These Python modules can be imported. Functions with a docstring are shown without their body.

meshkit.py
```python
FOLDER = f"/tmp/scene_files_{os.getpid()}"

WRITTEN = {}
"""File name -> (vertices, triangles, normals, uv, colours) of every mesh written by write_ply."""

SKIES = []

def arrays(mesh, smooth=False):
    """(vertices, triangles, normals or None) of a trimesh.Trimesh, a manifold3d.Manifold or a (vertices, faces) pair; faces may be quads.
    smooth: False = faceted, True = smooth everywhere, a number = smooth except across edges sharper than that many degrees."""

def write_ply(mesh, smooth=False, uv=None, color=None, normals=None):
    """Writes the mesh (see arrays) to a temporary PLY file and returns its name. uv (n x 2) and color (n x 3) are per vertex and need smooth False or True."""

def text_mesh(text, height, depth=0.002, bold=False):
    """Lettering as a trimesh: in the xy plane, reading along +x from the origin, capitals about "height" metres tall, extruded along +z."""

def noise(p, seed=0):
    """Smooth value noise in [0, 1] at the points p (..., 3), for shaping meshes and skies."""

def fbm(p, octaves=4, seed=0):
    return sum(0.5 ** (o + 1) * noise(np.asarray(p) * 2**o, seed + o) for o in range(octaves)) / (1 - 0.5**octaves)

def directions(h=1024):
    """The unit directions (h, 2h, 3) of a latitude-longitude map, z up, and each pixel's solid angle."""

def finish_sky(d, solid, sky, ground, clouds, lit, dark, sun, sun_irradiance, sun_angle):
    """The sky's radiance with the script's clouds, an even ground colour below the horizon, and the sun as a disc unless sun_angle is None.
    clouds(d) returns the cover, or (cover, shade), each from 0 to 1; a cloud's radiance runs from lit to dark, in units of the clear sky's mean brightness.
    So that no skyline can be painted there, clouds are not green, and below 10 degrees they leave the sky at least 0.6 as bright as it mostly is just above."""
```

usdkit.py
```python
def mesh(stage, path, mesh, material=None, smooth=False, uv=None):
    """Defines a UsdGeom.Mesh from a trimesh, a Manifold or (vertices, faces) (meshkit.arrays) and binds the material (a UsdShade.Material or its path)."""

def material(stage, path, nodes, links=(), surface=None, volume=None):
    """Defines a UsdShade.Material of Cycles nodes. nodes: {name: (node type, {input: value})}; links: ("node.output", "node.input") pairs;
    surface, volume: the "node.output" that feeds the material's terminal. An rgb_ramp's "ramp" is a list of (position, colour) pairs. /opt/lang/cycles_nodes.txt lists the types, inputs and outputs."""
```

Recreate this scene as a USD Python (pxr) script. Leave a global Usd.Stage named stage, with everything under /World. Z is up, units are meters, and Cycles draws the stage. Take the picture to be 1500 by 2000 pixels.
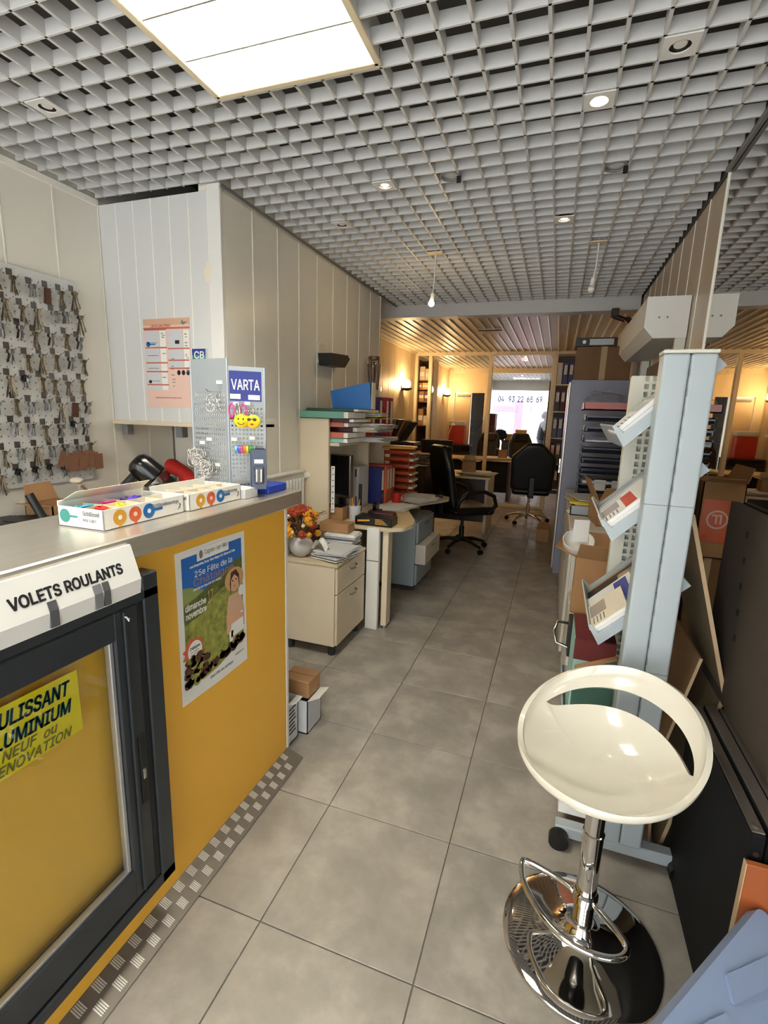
import math, random
import numpy as np, trimesh, manifold3d, usdkit, meshkit
from shapely.geometry import Polygon, box as sbox
from shapely.ops import unary_union
from pxr import Usd, UsdGeom, UsdLux, UsdShade, Gf, Sdf

stage = Usd.Stage.CreateInMemory()
UsdGeom.SetStageUpAxis(stage, UsdGeom.Tokens.z)
UsdGeom.SetStageMetersPerUnit(stage, 1.0)
UsdGeom.Xform.Define(stage, '/World')
UsdGeom.Scope.Define(stage, '/World/Looks')
PI = math.pi
R = random.Random(7)

# ---------------------------------------------------------------- camera
FPX, PITCH, ROLL, YAW, EYE, EXPOSURE = 955.13, 0.198330, 0.031521, 0.331186, (0, 0, 1.5), 1.0
_f = np.array([-math.sin(YAW) * math.cos(PITCH), math.cos(YAW) * math.cos(PITCH), -math.sin(PITCH)])
_r = np.array([math.cos(YAW), math.sin(YAW), 0.0])
_u = np.cross(_r, _f)
_r, _u = math.cos(ROLL) * _r + math.sin(ROLL) * _u, -math.sin(ROLL) * _r + math.cos(ROLL) * _u
cam = UsdGeom.Camera.Define(stage, '/World/camera')
m = Gf.Matrix4d(1)
for i, row in enumerate((_r, _u, -_f, EYE)):
    m.SetRow(i, Gf.Vec4d(*[float(x) for x in row], 1.0 if i == 3 else 0.0))
cam.AddTransformOp().Set(m)
cam.CreateHorizontalApertureAttr(36.0)
cam.CreateVerticalApertureAttr(48.0)
cam.CreateFocalLengthAttr(36.0 * FPX / 1500)
cam.CreateClippingRangeAttr(Gf.Vec2f(0.05, 500))
cam.CreateExposureAttr(EXPOSURE)

# ---------------------------------------------------------------- daylight
dome = UsdLux.DomeLight.Define(stage, '/World/sky')
dome.CreateIntensityAttr(0.8)
dome.CreateColorAttr(Gf.Vec3f(0.94, 0.97, 1.0))
TUBE, BULB, SCONCE = 64.0, 110.0, 85.0

# ---------------------------------------------------------------- materials
def s2l(c):
    return tuple(((x / 255) / 12.92 if x / 255 < .04045 else ((x / 255 + .055) / 1.055) ** 2.4) for x in c)

MATS = {}
def M(name, rgb, rough=.55, metal=0.0, spec=.5, var=0.0, scale=6.0, bump=0.0, bscale=60.0, coat=0.0, vrgb=None, stretch=(1, 1, 1), rvar=0.0, trans=0.0, rand=0.0):
    c = s2l(rgb)
    p = {'roughness': rough, 'metallic': metal, 'specular_ior_level': spec, 'coat_weight': coat, 'base_color': c, 'transmission_weight': trans}
    n, L = {'p': ('principled_bsdf', p)}, []
    if var or bump or rvar:
        n['t'] = ('texture_coordinate', {})
        n['m'] = ('mapping', {'scale': stretch})
        L += [('t.object', 'm.vector')]
    if var:
        c2 = s2l(vrgb) if vrgb else tuple(x * (1 - var) for x in c)
        n['n'] = ('noise_texture', {'scale': scale, 'detail': 5.0, 'roughness': .6})
        n['r'] = ('rgb_ramp', {'ramp': [(.3, c2), (.68, c)]})
        L += [('m.vector', 'n.vector'), ('n.fac', 'r.fac'), ('r.color', 'p.base_color')]
    if rvar:
        n['rn'] = ('noise_texture', {'scale': scale * 2.3, 'detail': 4.0})
        n['rm'] = ('map_range', {'from_min': .3, 'from_max': .7, 'to_min': max(.02, rough - rvar), 'to_max': rough + rvar})
        L += [('m.vector', 'rn.vector'), ('rn.fac', 'rm.value'), ('rm.result', 'p.roughness')]
    if bump:
        n['bn'] = ('noise_texture', {'scale': bscale, 'detail': 3.0})
        n['b'] = ('bump', {'strength': bump, 'distance': .002})
        L += [('m.vector', 'bn.vector'), ('bn.fac', 'b.height'), ('b.normal', 'p.normal')]
    MATS[name] = usdkit.material(stage, '/World/Looks/' + name, n, L, surface='p.BSDF')
    return MATS[name]

def EM(name, col, strength):
    MATS[name] = usdkit.material(stage, '/World/Looks/' + name, {'e': ('emission', {'color': col, 'strength': strength})}, [], surface='e.emission')

def PANE(name, tint=(1, 1, 1), fac=None, gloss=.02):
    n = {'a': ('transparent_bsdf', {'color': tint}), 'g': ('glossy_bsdf', {'color': (1, 1, 1), 'roughness': gloss}), 'f': ('layer_weight', {'blend': .5}), 'q': ('math', {'math_type': 'power', 'value2': 5.0}),
         's': ('math', {'math_type': 'multiply_add', 'value2': .9, 'value3': .03}), 'x': ('mix_closure', {})}
    MATS[name] = usdkit.material(stage, '/World/Looks/' + name, n, [('f.facing', 'q.value1'), ('q.value', 's.value1'), ('s.value', 'x.fac'), ('a.BSDF', 'x.closure1'), ('g.BSDF', 'x.closure2')], surface='x.closure')

for i, k in enumerate((1.0, .985, 1.015, .97)):
    a, b = (170, 163, 152), (139, 133, 124)
    c1, c2, c0 = (s2l(tuple(x * k for x in c)) for c in (a, b, (153, 146, 136)))
    MATS['tile%d' % i] = usdkit.material(stage, '/World/Looks/tile%d' % i, {'t': ('texture_coordinate', {}), 'n': ('noise_texture', {'scale': 4.2 + i * .6, 'detail': 7.0, 'roughness': .62, 'distortion': .08}),
        'r': ('rgb_ramp', {'ramp': [(.36, c2), (.5, c0), (.64, c1)]}), 'n2': ('noise_texture', {'scale': 9.0, 'detail': 3.0}), 'rr': ('map_range', {'from_min': .3, 'from_max': .7, 'to_min': .34, 'to_max': .52}),
        'bn': ('noise_texture', {'scale': 60.0, 'detail': 3.0}), 'b': ('bump', {'strength': .1, 'distance': .002}), 'p': ('principled_bsdf', {'specular_ior_level': .45})},
        [('t.object', 'n.vector'), ('n.fac', 'r.fac'), ('r.color', 'p.base_color'), ('t.object', 'n2.vector'), ('n2.fac', 'rr.value'), ('rr.result', 'p.roughness'), ('t.object', 'bn.vector'), ('bn.fac', 'b.height'), ('b.normal', 'p.normal')], surface='p.BSDF')
M('grout', (104, 98, 90), .9)
M('beige_panel', (238, 233, 220), .34, 0, .5, var=.04, scale=1.2)
M('beige_strip', (246, 242, 230), .3)
M('white_plank', (217, 217, 214), .35, 0, .5, var=.03, scale=2)
M('laminate', (192, 172, 146), .3, 0, .5, var=.06, scale=2)
M('office_wall', (226, 208, 172), .5, var=.05, scale=1.5)
M('white_paint', (228, 226, 220), .45)
M('cream_frame', (226, 210, 176), .4)
M('grid_white', (208, 207, 204), .42, var=.03, scale=2)
M('void', (92, 90, 88), .9, var=.25, scale=2)
M('slat_cream', (205, 190, 162), .4)
M('mirror', (218, 216, 210), .015, 1.0)
M('yellow', (240, 183, 66), .42, 0, .4, var=.03, scale=1.5)
M('steel', (226, 219, 208), .36, .92, var=.02, scale=30, stretch=(1, .05, 1), rvar=.015)
M('tread', (132, 124, 114), .45, .5, var=.12, scale=14)
M('tread_bar', (226, 223, 217), .4, .5)
M('anthracite', (44, 49, 53), .42, .1, .5, var=.05, scale=30)
M('gasket', (18, 19, 20), .6)
M('spacer', (196, 198, 200), .3, .8)
M('black_plastic', (14, 14, 15), .38)
M('frame_black', (9, 9, 10), .6, 0, .2)
M('black_gloss', (10, 10, 11), .18)
M('black_leather', (13, 12, 13), .42, bump=.25, bscale=90)
M('black_fabric', (12, 12, 14), .85)
M('chrome', (225, 222, 218), .045, 1.0)
M('silver', (190, 188, 184), .25, 1.0)
M('old_key', (112, 98, 78), .4, .9, var=.3, scale=40)
M('grey_key', (112, 109, 104), .4, .8)
M('brass', (170, 130, 66), .3, 1.0)
M('brown_fob', (92, 58, 40), .6)
M('copper_fob', (150, 108, 84), .45, .4)
M('paper', (236, 234, 228), .7)
M('paper_warm', (232, 220, 196), .7)
M('paper_grey', (205, 206, 208), .7)
M('paper_pink', (232, 196, 180), .6)
M('tape_grey', (128, 128, 130), .35)
M('tape_dark', (88, 88, 90), .35)
M('ink', (26, 26, 30), .6)
M('ink_teal', (18, 82, 86), .6)
M('ink_olive', (112, 104, 40), .6)
M('ink_red', (190, 70, 52), .6)
M('ink_grey', (120, 120, 120), .6)
M('ink_blue', (40, 62, 140), .6)
M('sign_yellow', (240, 214, 30), .4)
M('white_plastic', (232, 230, 222), .3)
M('white_gloss', (219, 213, 196), .12, 0, .5, coat=.5)
M('stand_grey', (170, 180, 183), .42, var=.02, scale=3)
M('stand_cream', (214, 214, 200), .45)
M('canopy_white', (222, 222, 216), .5)
M('rack_grey', (158, 164, 168), .4, .25)
M('varta_blue', (26, 40, 120), .35)
M('yellow_plush', (246, 208, 30), .8)
M('lips', (190, 40, 40), .5)
M('green', (60, 150, 80), .4)
M('orange', (226, 120, 40), .45)
M('red', (190, 36, 28), .4)
M('dark_red', (96, 26, 26), .5)
M('purple', (96, 72, 190), .4)
M('pink', (206, 60, 140), .4)
M('cyan', (70, 180, 200), .4)
M('teal', (60, 140, 130), .4)
M('blue_box', (28, 62, 170), .4)
M('blister', (54, 66, 92), .2)
M('cream_board', (224, 208, 180), .45, var=.04, scale=3)
M('cream_edge', (206, 190, 160), .5)
M('desk_top', (222, 196, 148), .32, var=.1, scale=4, stretch=(1, 6, 1))
M('grey_laminate', (152, 164, 168), .45)
M('dark_foot', (40, 42, 44), .6)
M('folder_blue', (28, 104, 176), .35)
M('folder_green', (104, 158, 140), .35)
M('folder_dgreen', (54, 92, 78), .4)
M('folder_salmon', (196, 112, 92), .4)
M('folder_aqua', (150, 196, 186), .4)
M('folder_maroon', (82, 32, 32), .4)
M('binder_navy', (34, 44, 112), .4)
M('binder_orange', (208, 96, 56), .4)
M('binder_red', (160, 34, 48), .4)
M('binder_purple', (92, 60, 120), .4)
M('tray_orange', (186, 74, 40), .25)
M('tray_navy', (24, 32, 58), .25)
M('tray_red', (176, 74, 52), .25)
M('amber', (216, 158, 44), .4)
M('screen', (20, 20, 22), .12)
M('kraft', (168, 126, 84), .75, var=.1, scale=5)
M('kraft_dark', (132, 98, 66), .8, var=.15, scale=4)
M('kraft_olive', (120, 104, 76), .8, var=.15, scale=3)
M('kraft_edge', (186, 160, 124), .8)
M('flower_rust', (168, 66, 30), .8, var=.3, scale=40)
M('flower_gold', (232, 160, 30), .7, var=.2, scale=40)
M('flower_red', (150, 50, 40), .8, var=.3, scale=40)
M('flower_cream', (236, 214, 178), .8)
M('stem', (120, 90, 50), .8)
M('vase', (208, 204, 202), .35)
M('dark_wood', (58, 36, 26), .45, var=.2, scale=6)
M('shelf_wood', (128, 78, 42), .5)
M('lilac_metal', (140, 142, 156), .45, .1)
M('metal_edge', (178, 172, 166), .3, .6)
M('unit_white', (212, 206, 192), .5, var=.03, scale=3)
M('crate_blue', (122, 138, 168), .35, 0, .5, var=.05, scale=3)
M('aluminium', (120, 112, 104), .4, .7)
M('orange_board', (156, 82, 38), .5, var=.12, scale=5)
M('horn', (112, 80, 48), .4, var=.3, scale=12)
M('door_cream', (206, 184, 146), .5)
M('dark', (16, 13, 12), .8)
M('cloth_navy', (16, 15, 26), .9)
M('cloth_grey', (46, 48, 56), .9)
M('skin', (96, 66, 52), .6)
M('hair', (30, 26, 24), .8)
M('street', (190, 190, 192), .9)
M('facade', (250, 249, 250), .8)
M('shop_pink', (240, 130, 182), .6)
M('shop_grey', (150, 160, 170), .4)
M('poster_sky', (36, 104, 186), .5, var=.0)
M('poster_hill', (176, 172, 84), .5, var=.45, scale=34, vrgb=(92, 108, 44))
M('poster_far', (150, 164, 92), .5, var=.2, scale=20)
M('poster_ridge', (116, 122, 58), .5, var=.4, scale=26, vrgb=(56, 70, 34))
M('poster_chestnut', (92, 48, 34), .5, var=.5, scale=60)
M('poster_hat', (204, 162, 104), .5)
M('poster_skin', (216, 166, 134), .5)
M('poster_dress', (210, 170, 140), .5)
M('poster_salmon', (168, 128, 140), .5)
M('cool_box', (214, 52, 34), .4)
M('clear_tint', (70, 76, 90), .08, trans=.0)
PANE('pane'); PANE('pane_cool', (.93, .96, .95)); PANE('polybag', (.97, .97, .98), gloss=.1)
EM('tube', (1.0, .97, .86), TUBE)
EM('bulb', (1.0, .74, .40), BULB)
EM('bulb_dim', (1.0, .86, .66), 3.0)
EM('sconce_glow', (1.0, .66, .32), SCONCE)
M('shaded_kraft', (66, 56, 44), .8, var=.15, scale=3)  # brown carton by the mirror: its shade is put into a darker base colour
M('blade', (150, 146, 134), .35)
EM('shop_window_glow', (1.0, .96, 1.0), 1.1)  # glow added to the windows opposite so the street looks brighter
EM('shop_light', (1.0, .95, .9), 6.0)

# ---------------------------------------------------------------- mesh helpers
def J(*ms):
    out = []
    for k in ms:
        out += k if isinstance(k, (list, tuple)) else [k]
    return trimesh.util.concatenate(out)

_BF = None
def BX(x0, x1, y0, y1, z0, z1, b=.0015):
    """A box whose edges are chamfered by b."""
    x0, x1, y0, y1, z0, z1 = min(x0, x1), max(x0, x1), min(y0, y1), max(y0, y1), min(z0, z1), max(z0, z1)
    if b <= 0:
        return trimesh.creation.box(bounds=[[x0, y0, z0], [x1, y1, z1]])
    global _BF
    b = min(b, .3 * min(x1 - x0, y1 - y0, z1 - z0))
    pts = []
    for sx in (-1, 1):
        for sy in (-1, 1):
            for sz in (-1, 1):
                for k in range(3):
                    pts.append((sx, sy, sz, k))
    def corner(p, h, bb):
        d = [h[a] - (0 if a == p[3] else bb) for a in range(3)]
        return [p[a] * d[a] for a in range(3)]
    if _BF is None:
        hull = trimesh.convex.convex_hull(np.array([corner(p, (1, 1, 1), .2) for p in pts]))
        key = {tuple(np.round(corner(p, (1, 1, 1), .2), 4)): i for i, p in enumerate(pts)}
        idx = [key[tuple(np.round(v, 4))] for v in hull.vertices]
        _BF = np.array(idx)[hull.faces]
    h = ((x1 - x0) / 2, (y1 - y0) / 2, (z1 - z0) / 2)
    v = np.array([corner(p, h, b) for p in pts]) + [(x0 + x1) / 2, (y0 + y1) / 2, (z0 + z1) / 2]
    return trimesh.Trimesh(v, _BF, process=False)

def rot(mesh, ax, deg, at=(0, 0, 0)):
    a = {'x': (1, 0, 0), 'y': (0, 1, 0), 'z': (0, 0, 1)}.get(ax, ax)
    mesh = mesh.copy()
    mesh.apply_transform(trimesh.transformations.rotation_matrix(math.radians(deg), a, at))
    return mesh

def mv(mesh, d):
    mesh = mesh.copy(); mesh.apply_translation(d); return mesh

def TUBE_(pts, r, n=8, closed=False, caps=True):
    P = np.array(pts, float); N = len(P)
    rad = np.full(N, r) if np.ndim(r) == 0 else np.array(r, float)
    T = np.zeros_like(P)
    for i in range(N):
        a, b = (P[(i - 1) % N], P[(i + 1) % N]) if closed else (P[max(i - 1, 0)], P[min(i + 1, N - 1)])
        T[i] = (b - a) / (np.linalg.norm(b - a) + 1e-12)
    ref = np.array([0, 0, 1.0]) if abs(T[0][2]) < .9 else np.array([1.0, 0, 0])
    u = np.cross(T[0], ref); u /= np.linalg.norm(u)
    V = []
    for i in range(N):
        u = u - T[i] * (u @ T[i]); u /= np.linalg.norm(u) + 1e-12
        w = np.cross(T[i], u)
        for k in range(n):
            a = 2 * PI * k / n
            V.append(P[i] + rad[i] * (math.cos(a) * u + math.sin(a) * w))
    F = []
    for i in range(N if closed else N - 1):
        for k in range(n):
            a, b, c, d = i * n + k, i * n + (k + 1) % n, ((i + 1) % N) * n + (k + 1) % n, ((i + 1) % N) * n + k
            F += [[a, b, c], [a, c, d]]
    if not closed and caps:
        V += [P[0], P[-1]]
        for k in range(n):
            F += [[N * n, (k + 1) % n, k], [N * n + 1, (N - 1) * n + k, (N - 1) * n + (k + 1) % n]]
    return trimesh.Trimesh(np.array(V), np.array(F), process=False)

def CY(p, q, r, n=16):
    return TUBE_([p, q], r, n)

def LATHE(prof, n=32, at=(0, 0, 0)):
    V, F = [], []
    for (r, z) in prof:
        for k in range(n):
            a = 2 * PI * k / n
            V.append((at[0] + r * math.cos(a), at[1] + r * math.sin(a), at[2] + z))
    for i in range(len(prof) - 1):
        for k in range(n):
            a, b, c, d = i * n + k, i * n + (k + 1) % n, (i + 1) * n + (k + 1) % n, (i + 1) * n + k
            F += [[a, b, c], [a, c, d]]
    return trimesh.Trimesh(np.array(V), np.array(F), process=False)

def BALL(c, r, sub=2, sc=(1, 1, 1)):
    b = trimesh.creation.icosphere(sub, r); b.apply_scale(sc); b.apply_translation(c); return b

def frame(mesh, o, u, v):
    """Lays a mesh built in the xy plane (thickness +z) at o with x along u and y along v."""
    u, v = np.array(u, float), np.array(v, float)
    u /= np.linalg.norm(u); v = v - u * (u @ v); v /= np.linalg.norm(v)
    X = np.eye(4); X[:3, 0], X[:3, 1], X[:3, 2], X[:3, 3] = u, v, np.cross(u, v), o
    mesh = mesh.copy(); mesh.apply_transform(X); return mesh

def EX(poly, th, holes=()):
    if not hasattr(poly, 'exterior') and not hasattr(poly, 'geoms'):
        poly = Polygon(poly, holes)
    gs = getattr(poly, 'geoms', [poly])
    return J(*[trimesh.creation.extrude_polygon(g, th, engine='earcut') for g in gs])

def PL(poly, o, u, v, th=.0008, lift=0.0):
    return frame(mv(EX(poly, th), (0, 0, lift)), o, u, v)

def RECT(x0, y0, x1, y1):
    return [(x0, y0), (x1, y0), (x1, y1), (x0, y1)]

def ELL(cx, cy, a, b=None, n=24):
    b = b or a
    return [(cx + a * math.cos(2 * PI * k / n), cy + b * math.sin(2 * PI * k / n)) for k in range(n)]

_TX = {}
def TX(text, h, o, u, v, at=(0, 0), lift=.0009, bold=False, sx=1.0, width=None, centre=False, shear=0.0):
    key = (text, bold)
    if key not in _TX:
        _TX[key] = meshkit.text_mesh(text, 1.0, .01, bold)
    t = _TX[key].copy()
    w = t.bounds[1][0]
    if width: sx = width / (w * h)
    V = t.vertices.copy(); V[:, 0] = V[:, 0] * h * sx + V[:, 1] * h * shear; V[:, 1] *= h; V[:, 2] *= .04
    if centre: V[:, 0] -= w * h * sx / 2
    t.vertices = V
    return frame(mv(t, (at[0], at[1], lift)), o, u, v)

def HULL(balls, refine=None, smooth=0):
    """balls: list of bones; a bone is a list of (point, radius); the hulls are joined into one surface."""
    tot = None
    for bone in balls:
        parts = [manifold3d.Manifold.sphere(r, 16).translate(list(map(float, p))) for p, r in bone]
        h = manifold3d.Manifold.batch_hull(parts)
        tot = h if tot is None else tot + h
    if refine: tot = tot.refine_to_length(refine)
    k = tot.to_mesh(); t = trimesh.Trimesh(k.vert_properties[:, :3], k.tri_verts, process=True)
    if smooth: trimesh.smoothing.filter_taubin(t, iterations=smooth)
    return t

def RBOX(x0, x1, y0, y1, z0, z1, r, seg=12):
    s = [manifold3d.Manifold.sphere(r, seg).translate([x, y, z]) for x in (x0 + r, x1 - r) for y in (y0 + r, y1 - r) for z in (z0 + r, z1 - r)]
    k = manifold3d.Manifold.batch_hull(s).to_mesh()
    return trimesh.Trimesh(k.vert_properties[:, :3], k.tri_verts, process=False)

# ---------------------------------------------------------------- scene helpers
_USED = {}
def uniq(parent, name):
    k = _USED.get((parent, name), 0); _USED[(parent, name)] = k + 1
    return '%s/%s' % (parent, name if k == 0 else '%s_%03d' % (name, k))

def tag(prim, label=None, cat=None, group=None, kind=None):
    for k, v in (('label', label), ('category', cat), ('group', group), ('kind', kind)):
        if v: prim.SetCustomDataByKey(k, v)
    return prim

class T:
    """A thing: an Xform under /World whose children are its parts. Meshes are given in world coordinates, or local ones if local=True."""
    def __init__(s, name, label, cat, loc=(0, 0, 0), rz=0.0, group=None, local=False, kind=None):
        s.path = uniq('/World', name); s.off = np.zeros(3) if local else np.array(loc, float)
        x = UsdGeom.Xform.Define(stage, s.path)
        s.tr = x.AddTranslateOp(); s.tr.Set(Gf.Vec3d(*map(float, loc)))
        s.ro = x.AddRotateZOp(); s.ro.Set(float(rz))
        s.prim = x.GetPrim(); s.name, s.label, s.cat, s.group = name, label, cat, group
        s.first = True
        tag(s.prim, label, cat, group, kind)
    def add(s, name, mesh, mat, parent=None, label=None, kind=None, smooth=False):
        p = uniq(parent or s.path, name)
        mesh = mv(mesh, -s.off) if np.any(s.off) else mesh
        g = usdkit.mesh(stage, p, mesh, MATS[mat], smooth=smooth)
        tag(g.GetPrim(), label, None, None, kind)
        return p
    def place(s, loc, rz=0.0, label=None, group=None):
        """The first call moves the thing itself, later ones make instanced copies."""
        if s.first:
            s.first = False; s.tr.Set(Gf.Vec3d(*map(float, loc))); s.ro.Set(float(rz))
            tag(s.prim, label or s.label, s.cat, group or s.group)
            return s.prim
        x = UsdGeom.Xform.Define(stage, uniq('/World', s.name))
        p = x.GetPrim()
        p.GetReferences().AddInternalReference(s.path)
        p.SetInstanceable(True)
        x.ClearXformOpOrder()
        x.AddTranslateOp().Set(Gf.Vec3d(*map(float, loc))); x.AddRotateZOp().Set(float(rz))
        tag(p, label or s.label, s.cat, group or s.group)
        return p

def solo(name, mesh, mat, label, cat, group=None, kind=None, smooth=False):
    g = usdkit.mesh(stage, uniq('/World', name), mesh, MATS[mat], smooth=smooth)
    return tag(g.GetPrim(), label, cat, group, kind)

def structure(name, label, cat, loc=(0, 0, 0)):
    return T(name, label, cat, loc, kind='structure')

X1, Y1, Z1 = (1, 0, 0), (0, 1, 0), (0, 0, 1)
CEIL = 2.6
MX = .61                                   # the plane of the right wall and its mirror
# ================================================================ SETTING
# ---- floor of separate tiles
fl = structure('floor', 'grey mottled stone-look floor of large square tiles with thin joints', 'floor')
fl.add('bed', BX(-3.0, 2.2, -1.5, 15.1, -.06, -.004, 0), 'grout')
PT = .4755
for i in range(-4, 4):
    for j in range(-2, 21):
        x0, y0 = -.2255 + i * PT, .068 + j * PT
        if x0 > .7: continue
        fl.add('tile', BX(x0 + .0018, x0 + PT - .0018, y0 + .0018, y0 + PT - .0018, -.012, R.uniform(-.0006, .0006) * .6, .0012), 'tile%d' % R.choice((0, 0, 1, 2, 3)))
fl.add('tile_field', J(*[BX(-.2255 + i * PT + .002, -.2255 + (i + 1) * PT - .002, .068 + j * PT + .002, .068 + (j + 1) * PT - .002, -.012, 0, 0) for i in range(-5, 3) for j in range(21, 31)]), 'tile1', kind='stuff')

# ---- left wall, its recess and the boxed-out bulkhead
wl = structure('wall_left', 'beige glossy panelled left wall behind the counter', 'wall')
wl.add('backing', BX(-2.62, -2.512, -1.5, 4.66, 0, 3.0, 0), 'beige_panel')
for y in np.arange(-1.443, 2.75, .265):
    y1 = min(y + .265, 2.745)
    wl.add('panel', BX(-2.512, -2.5, y + .004, y1 - .004, .0, 2.6, .002), 'beige_panel')
    wl.add('joint_strip', BX(-2.51, -2.497, y - .004, y + .004, 0, 2.6, .001), 'beige_strip')
wl.add('top_trim', BX(-2.5, -2.494, -1.5, 2.27, 2.565, 2.6, .003), 'beige_strip')

wr = structure('wall_recess', 'shaded panelled wall in the recess under the white bulkhead', 'wall')
wr.add('backing', BX(-2.5, -1.72, 2.762, 2.82, 0, 2.6, 0), 'beige_panel')
for k in range(3):
    x = -2.5 + k * .26
    wr.add('panel', BX(x + .004, x + .256, 2.75, 2.762, 0, 1.41, .002), 'beige_panel')
    wr.add('joint_strip', BX(x + .256, x + .264, 2.746, 2.76, 0, 1.41, .001), 'beige_strip')

bk = structure('wall_bulkhead', 'white plank-clad boxed-out wall section hanging beside the key board', 'wall')
bk.add('carcass', BX(-2.495, -1.74, 2.285, 2.74, 1.415, 2.56, 0), 'white_paint')
for k in range(6):
    x = -2.497 + k * .1205
    bk.add('plank', BX(x + .0025, x + .118, 2.268, 2.285, 1.415, 2.573, .001), 'white_plank')
    bk.add('joint_strip', BX(x + .117, x + .1235, 2.2665, 2.285, 1.415, 2.573, .0008), 'beige_strip')
bk.add('corner_trim', BX(-1.772, -1.697, 2.262, 2.285, 1.415, 2.6, .003), 'white_paint')
bk.add('bottom_ledge', BX(-2.497, -1.70, 2.25, 2.75, 1.392, 1.415, .003), 'cream_board')
for x in (-2.46, -2.06):
    bk.add('bracket', BX(x, x + .045, 2.28, 2.33, 1.33, 1.392, .003), 'ink_grey')
bk.add('torn_tape', PL([(-.0, 0), (.05, .004), (.055, .09), (.01, .1), (-.01, .05)], (-1.80, 2.267, 2.14), X1, Z1, .001), 'paper_warm')

wp = structure('wall_partition', 'beige glossy panelled wall running back beside the desk', 'wall')
wp.add('backing', BX(-1.84, -1.712, 2.285, 4.645, 0, 3.0, 0), 'beige_panel')
for k in range(9):
    y = 2.285 + k * .2625
    wp.add('panel', BX(-1.712, -1.70, y + .004, y + .2585, 0, 2.57, .002), 'beige_panel')
    wp.add('joint_strip', BX(-1.71, -1.6965, y + .2585, y + .2665, 0, 2.57, .0012), 'beige_strip')
wp.add('end_trim', BX(-1.85, -1.695, 4.645, 4.665, 0, 2.6, .003), 'white_paint')
wp.add('cross_wall', BX(-2.56, -1.85, 4.60, 4.66, 0, 3.0, 0), 'office_wall')

wo = structure('wall_office', 'warm cream panelled side wall of the office behind', 'wall')
wo.add('backing', BX(-2.56, -2.432, 4.66, 11.4, 0, 3.0, 0), 'office_wall')
for k in range(25):
    y = 4.67 + k * .265
    wo.add('panel', BX(-2.432, -2.42, y + .003, y + .262, 0, 2.55, .002), 'office_wall')
wo.add('top_trim', BX(-2.42, -2.40, 4.66, 11.3, 2.52, 2.55, .003), 'cream_frame')

# ---- right wall: mirror in front, laminate behind
wm = structure('wall_right', 'right side wall with brown laminate panels behind the gondola', 'wall')
wm.add('backing', BX(.635, .75, -1.5, 15.1, 0, 3.0, 0), 'laminate')
for k in range(9):
    y = 2.77 + k * .285
    wm.add('panel', BX(.612, .635, y + .004, y + .281, 0, 2.59, .002), 'laminate')
    wm.add('joint_strip', BX(.609, .62, y + .281, y + .289, 0, 2.59, .0012), 'beige_strip')
wm.add('edge_trim', BX(.604, .635, 2.756, 2.772, 0, 2.597, .003), 'beige_strip')
wm.add('office_lining', BX(.61, .635, 5.34, 15, 0, 2.6, 0), 'office_wall')
wm.add('upper_lining', BX(.612, .635, -1.5, 5.3, 2.6, 3.0, 0), 'void')
mi = structure('trim_1', 'dark top trim where the mirror meets the grid ceiling', 'trim')
mi.add('trim', BX(.59, .61, -1.45, 2.756, 2.585, 2.605, .003), 'ink_grey')
mr = T('wall_mirror', 'tall mirror covering the right wall beside the brochure stand', 'mirror', (.615, .6, 0))
mr.add('mirror_sheet', BX(.610, .616, -1.45, 2.755, .02, 2.585, .001), 'mirror')
mr.add('backing_board', BX(.616, .634, -1.45, 2.755, .02, 2.585, 0), 'dark')

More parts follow.
